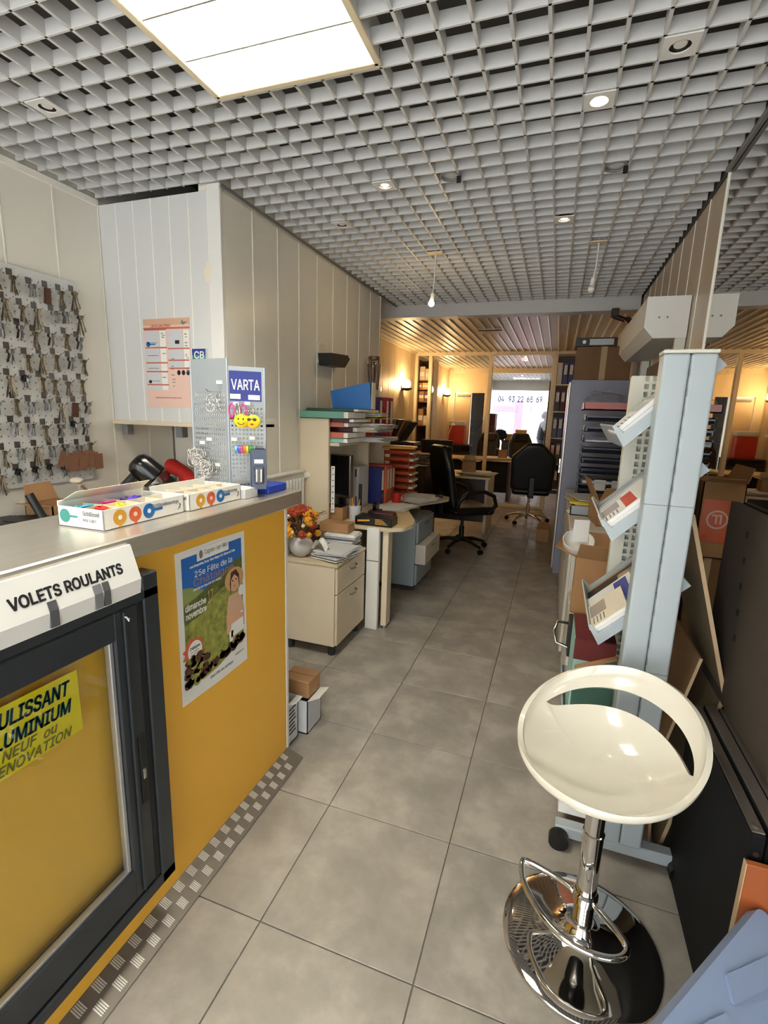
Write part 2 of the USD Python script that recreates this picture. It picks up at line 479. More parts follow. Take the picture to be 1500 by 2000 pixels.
# ---- the shopfront behind the camera
wf = structure('wall_front', 'white shopfront wall around the entrance behind the camera', 'wall')
wf.add('lintel', BX(-2.62, .75, -1.6, -1.5, 2.35, 3.0, 0), 'white_paint')
wf.add('pier', BX(-2.62, -2.3, -1.6, -1.5, 0, 2.35, 0), 'white_paint')
wf.add('pier', BX(.45, .75, -1.6, -1.5, 0, 2.35, 0), 'white_paint')

# ---- grid ceiling of the shop
cg = structure('ceiling', 'white open-cell grid ceiling of the shop with a dark void above', 'ceiling')
cg.add('slab', BX(-2.6, .7, -1.6, 5.3, 2.98, 3.05, 0), 'void')
GP = .1048
xs = [-.022 + k * GP for k in range(-24, 7)]
ys = [1.934 + k * GP for k in range(-32, 31)]
FX0, FX1, FY0, FY1, GY0, GY1 = -1.268, -.648, .985, 1.70, -.80, -.09
for x in xs:
    if x < -2.49 or x > .6: continue
    y1 = 5.13 if x > -1.69 else 2.262
    seg = [(-1.45, y1)]
    if FX0 - .01 < x < FX1 + .01: seg = [(-1.45, GY0), (GY1, FY0), (FY1, y1)]
    for a, b in seg:
        cg.add('slat', BX(x - .0055, x + .0055, a, b, 2.6, 2.646, .001), 'grid_white')
for y in ys:
    if y > 5.12 or y < -1.4: continue
    x0 = -2.49 if y < 2.262 else -1.69
    seg = [(x0, .6)]
    if FY0 - .01 < y < FY1 + .01 or GY0 - .01 < y < GY1 + .01: seg = [(x0, FX0), (FX1, .6)]
    for a, b in seg:
        cg.add('slat', BX(a, b, y - .0045, y + .0045, 2.6, 2.645, .001), 'grid_white')
cg.add('edge_batten', BX(-1.70, -1.69, 2.27, 5.13, 2.586, 2.6, .002), 'ink_grey')

bm = structure('trim_2', 'pale grey ceiling beam between shop and office', 'beam')
bm.add('beam', BX(-2.42, .60, 5.14, 5.30, 2.485, 3.0, .004), 'grid_white')

# ---- slatted ceilings of the rooms behind
co = structure('ceiling_001', 'cream metal slat ceiling of the office behind the beam', 'ceiling')
co.add('slab', BX(-2.56, .7, 5.3, 15.2, 2.62, 3.05, 0), 'void')
for k in range(29):
    x = -2.40 + k * .1048
    co.add('slat', BX(x, x + .100, 5.30, 11.2, 2.55, 2.57, .003), 'slat_cream')
    co.add('slat_rib', BX(x - .011, x + .006, 5.30, 11.2, 2.536, 2.553, .002), 'beige_strip')
for k in range(24):
    x = -1.88 + k * .1048
    co.add('slat', BX(x, x + .100, 11.36, 15, 2.55, 2.57, .003), 'grid_white')
    co.add('slat_rib', BX(x - .011, x + .006, 11.36, 15, 2.536, 2.553, .002), 'beige_strip')
co.add('air_vent', J(BX(-1.06, -.72, 6.30, 6.62, 2.535, 2.55, .003), BX(-1.03, -.75, 6.29, 6.31, 2.537, 2.549, 0)), 'slat_cream')
co.add('vent_slot', BX(-1.03, -.75, 6.33, 6.37, 2.532, 2.536, 0), 'dark')

# ---- glazed partition in front of the far office
gp = structure('window_1', 'cream framed glazed partition across the office', 'partition')
YP = 8.45
gp.add('window_frame', BX(-2.42, .60, YP, YP + .08, 2.49, 2.56, .004), 'cream_frame')
for x in (-2.40, -2.15, -1.13, -.14):
    gp.add('window_frame', BX(x - .03, x + .03, YP, YP + .08, 0, 2.5, .004), 'cream_frame')
gp.add('window_frame', BX(-2.12, -.17, YP + .01, YP + .07, 0, .05, .004), 'cream_frame')
for a, b in ((-2.12, -1.16), (-1.10, -.98)):
    gp.add('pane', BX(a, b, YP + .035, YP + .041, .05, 2.49, 0), 'pane')

# ---- far cross wall, door, opening and shop window
wc = structure('wall_back', 'cream cross wall far behind the glazed partition', 'wall')
wc.add('side', BX(-2.42, -2.27, 11.3, 11.4, 0, 2.62, 0), 'office_wall')
wc.add('overdoor', BX(-2.27, -1.55, 11.3, 11.4, 2.02, 2.62, 0), 'office_wall')
wc.add('jamb', BX(-1.60, -1.52, 11.28, 11.42, 0, 2.62, .004), 'cream_frame')
wc.add('lintel', BX(-2.30, .60, 11.2, 11.36, 2.44, 2.6, .004), 'cream_frame')
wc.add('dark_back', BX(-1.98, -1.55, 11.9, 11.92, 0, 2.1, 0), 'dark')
wc.add('side_wall', BX(-2.1, -1.90, 11.95, 15, 0, 2.62, 0), 'white_paint')
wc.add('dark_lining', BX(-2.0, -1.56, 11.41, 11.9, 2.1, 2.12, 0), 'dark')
dr = structure('door_1', 'closed cream door with a closer rail in the far wall', 'door')
dr.add('leaf', BX(-2.25, -1.90, 11.28, 11.32, 0, 2.0, .004), 'door_cream')
dr.add('closer', BX(-2.2, -1.92, 11.25, 11.28, 1.93, 1.97, .004), 'ink_grey')
dr.add('handle', J(CY((-2.2, 11.28, 1.02), (-2.2, 11.22, 1.02), .01, 8), BX(-2.2, -2.08, 11.21, 11.23, 1.01, 1.03, .003)), 'silver')

sw = structure('window_2', 'bright shop window at the far end with phone number lettering', 'window')
YW = 15.0
sw.add('window_frame', J(BX(-1.95, .62, YW, YW + .06, 2.28, 2.62, 0), BX(-1.95, -1.90, YW, YW + .06, 0, 2.3, 0), BX(-.33, -.25, YW, YW + .06, 0, 2.3, .004), BX(-1.9, -.3, YW, YW + .06, 0, .12, 0), BX(-.25, .62, YW, YW + .06, 0, 2.3, 0)), 'white_paint')
sw.add('pane', BX(-1.9, -.33, YW + .02, YW + .028, .12, 2.28, 0), 'pane')
sw.add('lettering', J(*[TX(t, .155, (x, YW + .012, 1.955), X1, Z1, bold=True, width=.185) for t, x in (('04', -1.74), ('93', -1.44), ('22', -1.19), ('65', -.93), ('69', -.67))]), 'ink_blue', label='blue phone number 04 93 22 65 69')
sw.add('far_jamb', BX(-.33, .62, 15.0, 15.06, 0, 2.62, 0), 'white_paint')

# ---- the street outside
st = structure('street', 'pale street pavement outside the far shop window', 'street')
st.add('paving', BX(-14, 12, 15.1, 40, -.12, -.05, 0), 'street')
fa = T('shop_facade', 'white shop facade with pink panels across the street', 'building', (-1, 20.5, -.05))
fa.add('wall', BX(-9, 8, 20.5, 21, -.05, 6, 0), 'facade')
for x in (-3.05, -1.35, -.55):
    fa.add('shop_window_glow', BX(x, x + .62, 20.44, 20.5, .4, 2.0, .01), 'shop_window_glow')
for x in (-1.66, -.05):
    fa.add('pink_panel', BX(x, x + .28, 20.40, 20.5, .1, 2.1, .01), 'shop_pink')
fa.add('sign_board', BX(-3.2, 1.2, 20.38, 20.5, 2.12, 2.75, .01), 'paper')
fa.add('sign_stripe', J(BX(-2.5, -1.6, 20.36, 20.40, 1.72, 1.95, .004), BX(-1.2, -.2, 20.36, 20.40, 1.72, 1.95, .004)), 'shop_pink')
# person passing outside
def puff(t):
    t.vertices = t.vertices + t.vertex_normals * .016
    return t
def person():
    t = T('person', 'person in a dark top and grey trousers walking past the far shop window', 'person', (-.42, 16.0, -.05), 15, local=True)
    B = []
    hip, ch, nk = (0, 0, .92), (0.02, .0, 1.30), (.04, 0, 1.46)
    body = HULL([[((-.02, -.09, .92), .10), ((-.02, .09, .92), .10), ((0, -.1, 1.15), .105), ((0, .1, 1.15), .105)],
                 [((0, -.1, 1.15), .105), ((0, .1, 1.15), .105), ((.02, -.15, 1.36), .075), ((.02, .15, 1.36), .075)],
                 [((.02, 0, 1.40), .06), ((.05, 0, 1.52), .052)], [((.06, 0, 1.62), .088), ((.075, 0, 1.56), .07), ((.05, 0, 1.66), .085)],
                 [((.02, .18, 1.37), .055), ((-.05, .24, 1.12), .043)], [((-.05, .24, 1.12), .043), ((.06, .25, .90), .033)], [((.06, .25, .9), .033), ((.1, .24, .82), .03)],
                 [((.02, -.18, 1.37), .055), ((.08, -.23, 1.12), .043)], [((.08, -.23, 1.12), .043), ((.2, -.2, .95), .033)], [((.2, -.2, .95), .033), ((.25, -.19, .9), .03)],
                 [((-.02, .09, .9), .09), ((.14, .1, .5), .06)], [((.14, .1, .5), .06), ((.16, .1, .09), .042)], [((.16, .1, .06), .045), ((.3, .1, .04), .035)],
                 [((-.02, -.09, .9), .09), ((-.06, -.1, .5), .06)], [((-.06, -.1, .5), .06), ((-.26, -.1, .14), .042)], [((-.26, -.1, .1), .045), ((-.14, -.1, .04), .035)]], .03, 6)
    t.add('body', body, 'skin', smooth=60)
    t.add('top', puff(HULL([[((-.02, -.09, .96), .115), ((-.02, .09, .96), .115), ((0, -.1, 1.15), .12), ((0, .1, 1.15), .12)], [((0, -.1, 1.15), .12), ((0, .1, 1.15), .12), ((.02, -.15, 1.37), .085), ((.02, .15, 1.37), .085)],
                       [((.02, .18, 1.37), .068), ((-.03, .23, 1.18), .055)], [((.02, -.18, 1.37), .068), ((.06, -.225, 1.18), .055)]], .03, 4)), 'cloth_navy', smooth=60)
    t.add('trousers', puff(HULL([[((-.02, -.08, .93), .108), ((-.02, .08, .93), .108)], [((-.02, .09, .9), .1), ((.14, .1, .5), .072)], [((.14, .1, .5), .072), ((.16, .1, .12), .056)], [((-.02, -.09, .9), .1), ((-.06, -.1, .5), .072)], [((-.06, -.1, .5), .072), ((-.25, -.1, .16), .056)]], .03, 4)), 'cloth_grey', smooth=60)
    t.add('hair', HULL([[((.045, 0, 1.68), .096), ((.005, 0, 1.63), .092)]], .02, 2), 'hair', smooth=60)
person()
# ================================================================ COUNTER
ct = T('reception_counter', 'long yellow fronted reception counter with a steel worktop and tread plate base', 'counter', (-1.15, .6, 0))
ct.add('front_panel', BX(-1.016, -1.0, -.6, 1.684, .0, 1.125, .002), 'yellow')
ct.add('end_panel', BX(-1.33, -.998, 1.684, 1.703, 0, 1.125, .002), 'white_paint')
ct.add('worktop', BX(-1.345, -.965, -.6, 1.765, 1.125, 1.184, .004), 'steel')
ct.add('inner_panel', BX(-1.33, -1.30, -.6, 1.684, 0, 1.12, .002), 'white_paint')
kp = ct.add('kick_plate', frame(EX([(-.6, 0), (1.69, 0), (1.69, .088), (-.6, .088)], .003), (-.922, 0, .002), Y1, (-.93, 0, .36)), 'tread', label='grey aluminium tread plate along the foot of the counter')
KU, KV = np.array((0, 1, 0)), np.array((-.93, 0, .36)) / math.hypot(.93, .36)
KN = np.cross(KU, KV)
for k in range(35):
    for row in range(2):
        y = -.35 + k * .0575 + row * .02875
        v0 = .012 + row * .040
        o = np.array((-.922, y, .002)) + KV * v0
        bars = [EX([(i * .0052, .001), (i * .0052 + .003, .0), (i * .0052 + .003, .031), (i * .0052, .030)], .0012) for i in range(5)]
        ct.add('tread_pad', frame(mv(J(*bars), (-.012, 0, .003)), o, KU, KV), 'tread_bar', parent=kp)

# ---- aluminium sliding window sample leaning on the counter front
ws = T('sliding_window_sample', 'anthracite aluminium sliding window sample mounted on the yellow counter front', 'window sample', (-.95, .3, .08))
WX0, WX1 = -.997, -.945
ws.add('outer_frame', J(BX(WX0, WX1, .905, .955, .155, 1.085, .003), BX(WX0, WX1, -.5, .955, .155, .19, .003), BX(WX0, WX1, -.5, .955, 1.02, 1.046, .003)), 'anthracite')
ws.add('track', J(BX(WX0 + .006, -.951, .886, .905, .19, 1.02, .002), BX(WX0, -.958, -.5, .9, .19, .203, .001)), 'gasket')
ws.add('sash', J(BX(-.985, -.948, .815, .886, .197, 1.018, .004), BX(-.985, -.948, -.5, .82, .197, .29, .004), BX(-.985, -.948, -.5, .82, .945, 1.018, .004), BX(-.948, -.941, .838, .846, .205, 1.014, .002)), 'anthracite')
ws.add('glazing_bead', J(BX(-.972, -.955, .803, .815, .29, .945, .002), BX(-.972, -.955, -.5, .808, .287, .298, .002)), 'spacer')
ws.add('pane', BX(-.972, -.964, -.5, .806, .292, .946, 0), 'pane_cool')
lt = ws.add('latch', J(BX(-.950, -.944, .858, .878, .46, .66, .003)), 'gasket')
ws.add('latch_lever', BX(-.946, -.940, .862, .872, .535, .565, .002), 'silver', parent=lt, label='small silver latch lever')
ws.add('hook', TUBE_([(-.945, .842, 1.0), (-.936, .842, 1.0), (-.934, .846, .99), (-.936, .849, .995)], .0022, 6), 'white_paint')

ys_ = T('window_sign', 'yellow paper sign reading COULISSANT ALUMINIUM behind the sample window glass', 'sign', (-.975, .35, .8))
SG = (-.9735, .40, .763)
ys_.add('sheet', frame(EX([(0, .0), (.332, .0), (.331, .150), (0, .156)], .0008), SG, Y1, Z1), 'sign_yellow')
sl = (1, 0, .03)
def skew_text(t, h, o, width, mat, name, sh=.16, bold=True):
    ys_.add(name, J(*[TX(t, h, (o[0], o[1] + e, o[2]), (0, 1, -.03), Z1, bold=bold, width=width, shear=sh) for e in ((0, .0016) if h > .025 else (0,))]), mat)
skew_text('COULISSANT', .032, (-.9728, .512, .872), .192, 'ink_teal', 'lettering')
skew_text('ALUMINIUM', .030, (-.9728, .524, .829), .180, 'ink_teal', 'lettering')
skew_text('NEUF  ou', .021, (-.9728, .555, .800), .115, 'ink_olive', 'lettering', .25)
skew_text('RENOVATION', .021, (-.9728, .528, .772), .172, 'ink_olive', 'lettering', .25)

# ---- roller shutter box
sb = T('shutter_box', 'white roller shutter box sample marked VOLETS ROULANTS on top of the window', 'shutter box', (-.96, .3, 1.045))
prof = [(-.997, 1.048), (-.935, 1.048), (-.930, 1.085), (-.957, 1.168), (-.964, 1.168), (-.964, 1.123), (-.997, 1.123)]
g = EX(prof, 1.36)                                        # profile in (x, z), extruded along y
g.apply_transform(np.array([[1, 0, 0, 0], [0, 0, -1, .888], [0, 1, 0, 0], [0, 0, 0, 1.0]]))
sb.add('casing', g, 'paper')
fu = np.array((0, 1, 0)); fv = np.array((-.027, 0, .083))
sb.add('lettering', J(*[TX('VOLETS ROULANTS', .0235, (-.9388, .586 + e, 1.1115 + e2), fu, fv, bold=True, width=.258, lift=.0006) for e, e2 in ((0, 0), (.0011, 0), (.0005, .0008))]), 'ink', label='black bold VOLETS ROULANTS lettering')
for y, w, mt in ((.655, .019, 'tape_dark'), (.758, .021, 'tape_grey'), (.782, .017, 'tape_dark')):
    sb.add('tape', J(PL(RECT(0, 0, w, .021), (-.9305, y, 1.0865), fu, fv, .0006, .0006), BX(-.9355, -.9295, y, y + w, 1.052, 1.087, 0)), mt)

# ---- poster
po = T('poster', 'colourful village chestnut festival poster taped to the yellow counter front', 'poster', (-.998, 1.24, .6))
PO, PW, PH = np.array((-.9995, 1.076, .597)), .333, .490
def pp(name, pts, mat, lift, parent=None):
    return po.add(name, PL([(a * PW, b * PH) for a, b in pts], PO, Y1, Z1, .0004, .0008 + lift * .0003), mat, parent=parent)
def pt(name, t, h, at, width, mat, lift=6, bold=False, v=Z1):
    po.add(name, TX(t, h * PH, PO, Y1, v, at=(at[0] * PW, at[1] * PH), lift=.0008 + lift * .0003, bold=bold, width=width * PW), mat)
po.add('sheet', PL([(0, .004), (PW * .5, 0), (PW, .003), (PW, PH - .002), (PW * .5, PH + .002), (0, PH)], PO, Y1, Z1, .0008), 'paper')
pp('sky_print', RECT(.07, .55, .94, .955), 'poster_sky', 1)
pp('far_hill_print', [(.07, .77), (.18, .755), (.36, .70), (.5, .68), (.5, .55), (.07, .55)], 'poster_far', 2)
pp('ridge_print', [(.07, .655), (.25, .68), (.55, .745), (.78, .80), (.94, .825), (.94, .4), (.07, .4)], 'poster_ridge', 3)
pp('meadow_print', [(.07, .53), (.3, .55), (.42, .62), (.62, .66), (.94, .70), (.94, .20), (.75, .16), (.5, .115), (.3, .10), (.07, .13)], 'poster_hill', 4)
pp('title_box', RECT(.27, .905, .73, .985), 'paper', 3)
pp('crest_print', ELL(.325, .943, .025, .028, 10), 'ink_grey', 4)
pt('lettering', 'Cagnes-sur-Mer', .030, (.37, .935), .34, 'ink_grey', 5)
pt('lettering', 'avec Bouquettes, Roure, Vieux village et St-Etienne de Tinée', .016, (.17, .878), .66, 'paper', 5, True)
pt('lettering', '25e Fête de la', .040, (.22, .81), .56, 'paper', 5)
pt('lettering', 'Châtaigne', .048, (.2, .752), .60, 'poster_salmon', 5)
pt('lettering', 'CENTRE DU VILLAGE DE CAGNES', .013, (.2, .725), .40, 'paper', 5, True)
pt('lettering', 'dimanche', .040, (.085, .615), .28, 'paper', 6, True)
pt('lettering', 'novembre', .040, (.085, .562), .28, 'paper', 6, True)
pt('lettering', '17', .085, (.385, .60), .085, 'poster_hat', 6)
# girl with a straw hat
gx, gy = .80, .66
pp('dress_print', [(.70, .57), (.90, .575), (.955, .43), (.955, .30), (.66, .30), (.66, .42)], 'poster_dress', 6)
pp('apron_print', [(.74, .40), (.93, .42), (.94, .27), (.72, .26)], 'paper', 7)
pp('stocking_print', [(.69, .31), (.76, .31), (.745, .20), (.70, .22)], 'paper', 7)
pp('hat_print', ELL(gx + .005, gy + .02, .155, .085, 20), 'poster_hat', 7)
pp('face_print', ELL(gx, gy, .075, .07, 18), 'poster_skin', 8)
pp('hair_print', [(.725, .66), (.75, .735), (.83, .745), (.88, .70), (.885, .6), (.862, .68), (.80, .715), (.745, .68), (.735, .58)], 'poster_chestnut', 9)
pp('eye_print', ELL(gx - .028, gy + .012, .009, .007, 8), 'ink', 9)
pp('eye_print', ELL(gx + .03, gy + .014, .009, .007, 8), 'ink', 9)
pp('mouth_print', [(gx - .025, gy - .028), (gx + .025, gy - .026), (gx, gy - .038)], 'poster_salmon', 9)
pp('lamb_print', ELL(.91, .575, .048, .04, 14), 'paper', 8)
pp('arm_print', [(.66, .44), (.72, .45), (.93, .40), (.94, .37), (.74, .36), (.66, .38)], 'poster_skin', 8)
# badge and chestnuts
star = []
for k in range(24):
    r = 1.0 if k % 2 else .72
    star.append((.17 + .15 * r * math.cos(2 * PI * k / 24), .335 + .105 * r * math.sin(2 * PI * k / 24)))
pp('leaf_badge', star, 'binder_orange', 6)
pp('badge_disc', ELL(.185, .335, .095, .068, 24), 'paper', 7)
pt('lettering', 'Châtaignes', .018, (.115, .352), .14, 'ink', 8, True)
for k in range(3): pt('lettering', 'au village', .011, (.125, .33 - k * .018), .11, 'ink_grey', 8)
rp = random.Random(3)
for k in range(110):
    u = rp.uniform(.06, .92) if k % 3 else rp.uniform(.06, .34)
    top = .30 if u < .35 else .18 + .08 * (u - .35)
    v = rp.uniform(.10 + .10 * u, max(top, .13 + .12 * u))
    pp('chestnut_print', ELL(u, v, rp.uniform(.028, .05), rp.uniform(.018, .03), 9), rp.choice(('poster_chestnut', 'poster_chestnut', 'brown_fob', 'poster_hill')), 9 + (k % 3) * .3)
pt('lettering', 'Une ville en partage', .02, (.38, .065), .36, 'ink_grey', 6)
pt('lettering', 'cagnes.fr', .014, (.78, .105), .15, 'ink_grey', 6)

# ================================================================ THINGS ON THE WORKTOP
ZT = 1.1845
def key_shape(L, bow, mat_th=.002):
    """A key in the xy plane, hanging along -y from its bow."""
    th = [(-.003, 0), (.003, 0), (.003, -L), (0, -L - .003), (-.003, -L + .001)]
    teeth = []
    for k in range(4): teeth.append(Polygon([(.003, -L + .003 + k * .006), (.0065 - .001 * (k % 2), -L + .004 + k * .006), (.0065 - .001 * (k % 2), -L + .007 + k * .006), (.003, -L + .008 + k * .006)]))
    bowp = Polygon(ELL(0, bow * .7, bow, bow * .9, 14)).difference(Polygon(ELL(0, bow * 1.1, bow * .34, n=8)))
    return EX(unary_union([Polygon(th).buffer(0), bowp] + [t.buffer(0) for t in teeth]), mat_th)

def key_box(name, label, x0, x1, y0, y1, h, cells, fill, flap):
    """x along the counter depth (x1 is the front side), y along the counter."""
    t = T(name, label, 'box', ((x0 + x1) / 2, (y0 + y1) / 2, ZT))
    z0, z1 = ZT, ZT + h
    t.add('tray', J(BX(x0, x1, y0, y1, z0, z0 + .003, 0), BX(x1 - .003, x1, y0, y1, z0, z1, .0008), BX(x0, x0 + .003, y0, y1, z0, z1 + .012, .0008), BX(x0, x1, y0, y0 + .003, z0, z1, .0008), BX(x0, x1, y1 - .003, y1, z0, z1, .0008)), 'paper')
    for k in range(1, cells):
        y = y0 + (y1 - y0) * k / cells
        t.add('divider', BX(x0 + .004, x1 - .004, y - .001, y + .001, z0 + .003, z1 - .004, 0), 'paper_warm')
    t.add('divider', BX((x0 + x1) / 2 - .001, (x0 + x1) / 2 + .001, y0 + .004, y1 - .004, z0 + .003, z1 - .003, 0), 'paper_warm')
    o = np.array((x1 + .0004, y0, z0))
    for k, (mt, a) in enumerate(((('amber'), .05), ('binder_orange', .10), ('folder_blue', .148))):
        t.add('key_print', J(PL(ELL(a, h * .52, .021, n=18), o, Y1, Z1, .0005), PL(RECT(a + .012, h * .45, a + .05, h * .6), o, Y1, Z1, .0004) if k == 2 else PL(RECT(a - .005, .003, a + .005, h * .3), o, Y1, Z1, .0004)), mt)
        t.add('key_print', PL(ELL(a, h * .52, .0065, n=12), o, Y1, Z1, .0004, .0006), 'paper_pink' if k == 1 else 'paper')
    t.add('lettering', TX('Schlüsselkennringe', .010, o, Y1, Z1, at=((y1 - y0) * .56, h * .62), width=(y1 - y0) * .36, lift=.0004, bold=True), 'ink_grey')
    t.add('key_print', PL([(0, 0), (.012, .006), (.016, .016), (.006, .022), (.01, .012)], o + np.array((0, (y1 - y0) * .9, .012)), Y1, Z1, .0004), 'ink_grey')
    o2 = np.array((x0, y0 - .0004, z0))
    t.add('key_print', J(PL(ELL(.026, h * .55, .018, n=18), o2, X1, Z1, .0005), PL(RECT(.03, h * .5, .07, h * .6), o2, X1, Z1, .0004)), 'teal')
    t.add('lettering', J(TX('Schlüssel', .011, o2, X1, Z1, at=(.088, h * .66), width=.058, lift=.0004, bold=True), TX('key caps', .009, o2, X1, Z1, at=(.088, h * .38), width=.045, lift=.0004)), 'ink_grey')
    if flap:
        t.add('lid_flap', PL([(0, 0), (y1 - y0 - .02, 0), (y1 - y0 - .03, .055), (.01, .05)], (x0 + .003, y0 + .01, z1 + .010), Y1, (.55, 0, .35), .0012), 'paper_warm')
    for (cx, cy, mt) in fill:
        rr = random.Random(int(cx * 1000))
        for q in range(5):
            k_ = mv(key_shape(.020, .016, .004), (0, 0, 0))
            k_ = rot(rot(k_, 'x', rr.uniform(-35, 35)), 'z', rr.uniform(0, 360))
            t.add('key_cap', mv(k_, (x0 + (x1 - x0) * cx + rr.uniform(-.015, .015), y0 + (y1 - y0) * cy + rr.uniform(-.016, .016), z0 + .028 + q * .004)), mt, smooth=False)
    return t
key_box('key_box', 'near white cardboard tray of coloured key caps with round key prints on counter', -1.215, -1.058, .905, 1.19, .055, 4, [(.3, .13, 'cyan'), (.68, .14, 'red'), (.7, .36, 'sign_yellow'), (.3, .38, 'pink'), (.35, .62, 'purple'), (.3, .7, 'purple')], True)
key_box('key_box', 'far white cardboard tray with empty compartments beside the grey display rack', -1.20, -1.045, 1.20, 1.46, .055, 4, [(.5, .85, 'paper_warm')], False)
solo('flat_box', BX(-1.17, -1.03, 1.465, 1.545, ZT, ZT + .035, .002), 'paper_grey', 'flat pale grey box at the end of the key cap trays', 'box')
solo('blue_box', BX(-1.14, -1.02, 1.60, 1.735, ZT, ZT + .03, .003), 'blue_box', 'small bright blue box at the far end of the steel worktop', 'box')

# ---- perforated counter display rack
rk = T('display_rack', 'grey perforated metal counter display rack with a blue battery sign', 'display rack', (-1.17, 1.57, ZT))
P0, P1, P2 = np.array((-1.345, 1.585, ZT)), np.array((-1.150, 1.545, ZT)), np.array((-1.045, 1.625, ZT))
def perf_panel(p, q, h, rows, cols, top, name, hole=.0068):
    w = np.linalg.norm(q - p); u = (q - p) / w
    holes = []
    for r in range(rows):
        for c in range(cols):
            x, y = w * (.1 + .8 * c / (cols - 1)), .02 + (h - top - .02) * r / (rows - 1)
            holes.append(RECT(x - hole / 2, y - hole / 2, x + hole / 2, y + hole / 2))
    rk.add(name, frame(EX(Polygon(RECT(0, 0, w, h), holes), .002), p, u, Z1), 'rack_grey')
    return w, u
wA, uA = perf_panel(P0, P1, .495, 20, 16, .13, 'panel')
wB, uB = perf_panel(P1, P2, .468, 20, 9, .15, 'panel')
rk.add('post', J(CY(P0, P0 + (0, 0, .495), .004, 8), CY(P1, P1 + (0, 0, .495), .005, 8), CY(P2, P2 + (0, 0, .468), .004, 8)), 'rack_grey')
rk.add('back_panel', frame(EX(RECT(0, 0, np.linalg.norm(P2 - P0), .03), .002), P0, (P2 - P0), Z1), 'rack_grey')
sgn = rk.add('brand_sign', frame(mv(EX(RECT(.006, .345, wB - .012, .452), .002), (0, 0, .002)), P1, uB, Z1), 'varta_blue', label='dark blue sign with white VARTA lettering')
rk.add('lettering', TX('VARTA', .036, P1, uB, Z1, at=(.012, .386), width=wB - .03, lift=.0042, bold=True), 'paper', parent=sgn)
for q_ in ((.008, .352, .045, .370), (.072, .350, wB - .018, .368)): rk.add('price_tag', frame(mv(EX(sbox(*q_), .001), (0, 0, .0042)), P1, uB, Z1), 'paper', parent=sgn)
nA, nB = np.cross(uA, Z1), np.cross(uB, Z1)
def at_rack(side, a, h, d=0.0):
    return (P0 + uA * a + nA * d if side == 'A' else P1 + uB * a + nB * d) + np.array((0, 0, h))
HK = [('A', .06, .15, .06), ('A', .10, .165, .055), ('A', .165, .375, .06), ('B', .03, .30, .07), ('B', .07, .302, .06), ('B', .02, .17, .10), ('B', .085, .175, .09), ('A', .14, .07, .06)]
for s_, a, h, d in HK:
    rk.add('hook', TUBE_([at_rack(s_, a, h, .001), at_rack(s_, a, h, d), at_rack(s_, a, h + .008, d + .008)], .0016, 6), 'chrome')
    rk.add('price_tag', BX(*sum([[c - e, c + e] for c, e in zip(at_rack(s_, a, h + .035, .006), (.012, .004, .006))], []), 0), 'paper')

def ring(c, r, w=.0013, tilt=(0, 0)):
    pts = [(r * math.cos(2 * PI * k / 18), 0, r * math.sin(2 * PI * k / 18)) for k in range(18)]
    return mv(rot(rot(TUBE_(pts, w, 6, closed=True), 'z', tilt[0]), 'x', tilt[1]), c)
rr = random.Random(11)
def keyrings(name, label, s_, a, h, d, n, r, mat, grp=None):
    t = T(name, label, 'key rings', tuple(at_rack(s_, a, h - r, d)))
    for k in range(n):
        c = at_rack(s_, a + rr.uniform(-.02, .02), h - r * rr.uniform(.7, 1.4) - (k % 3) * .016, .012 + d * k / n)
        t.add('ring', ring(c, r * rr.uniform(.8, 1.1), .0015, (rr.uniform(-60, 60), rr.uniform(-30, 30))), mat, smooth=True)
keyrings('key_ring_bundle', 'cluster of shiny split rings hanging low on the left rack panel', 'A', .06, .165, .05, 22, .018, 'chrome')
keyrings('key_ring_bundle', 'lower tangle of chrome snap rings near the rack foot', 'A', .11, .125, .05, 24, .016, 'chrome')
keyrings('key_ring_bundle', 'few large silver rings on the upper middle rack hook', 'A', .165, .365, .05, 8, .018, 'chrome')
keyrings('key_ring_bundle', 'silver rings hanging above the yellow smiley key fobs', 'B', .075, .315, .05, 7, .013, 'silver')
cbn = T('carabiner', 'purple and silver snap hooks hanging under the blue battery sign', 'snap hook', tuple(at_rack('B', .03, .33, .04)))
for k in range(3):
    c = at_rack('B', .012 + k * .02, .31, .03 + .01 * k)
    pts = [c + np.array((.010 * math.sin(t_) * (1.2 if t_ > PI else 1), 0, .024 * math.cos(t_))) for t_ in np.linspace(0, 2 * PI, 17)[:-1]]
    cbn.add('clip', TUBE_(pts, .0032, 6, closed=True), 'pink' if k != 1 else 'silver', smooth=True)
    cbn.add('label', BX(c[0] - .008, c[0] + .008, c[1] - .002, c[1] + .002, c[2] - .032, c[2] - .018, .001), 'dark_red')
def smiley(label, a, h, d, lips, turn):
    c = at_rack('B', a, h, d)
    t = T('smiley_fob', label, 'key fob', tuple(c), turn, local=True)
    t.add('pillow', BALL((0, 0, 0), .027, 3, (1, .55, .92)), 'yellow_plush', smooth=True)
    if lips:
        t.add('sunglasses', J(BALL((-.010, -.0135, .008), .0075, 1, (1, .4, .75)), BALL((.010, -.0135, .008), .0075, 1, (1, .4, .75)), BX(-.01, .01, -.0165, -.0135, .008, .0105, 0)), 'black_gloss')
        t.add('lips', BALL((0, -.0145, -.009), .007, 1, (1, .35, .55)), 'lips')
    else:
        t.add('eye', J(BALL((-.009, -.0145, .007), .003, 1), BALL((.008, -.0145, .007), .003, 1)), 'black_gloss')
        t.add('smile', TUBE_([(.012 * math.cos(q), -.0145, -.003 + .010 * math.sin(q)) for q in np.linspace(PI + .3, 2 * PI - .3, 7)], .0013, 5), 'brown_fob')
    t.add('chain', TUBE_([(0, 0, .024), (.002, 0, .04), (0, 0, .06)], .0016, 6), 'silver')
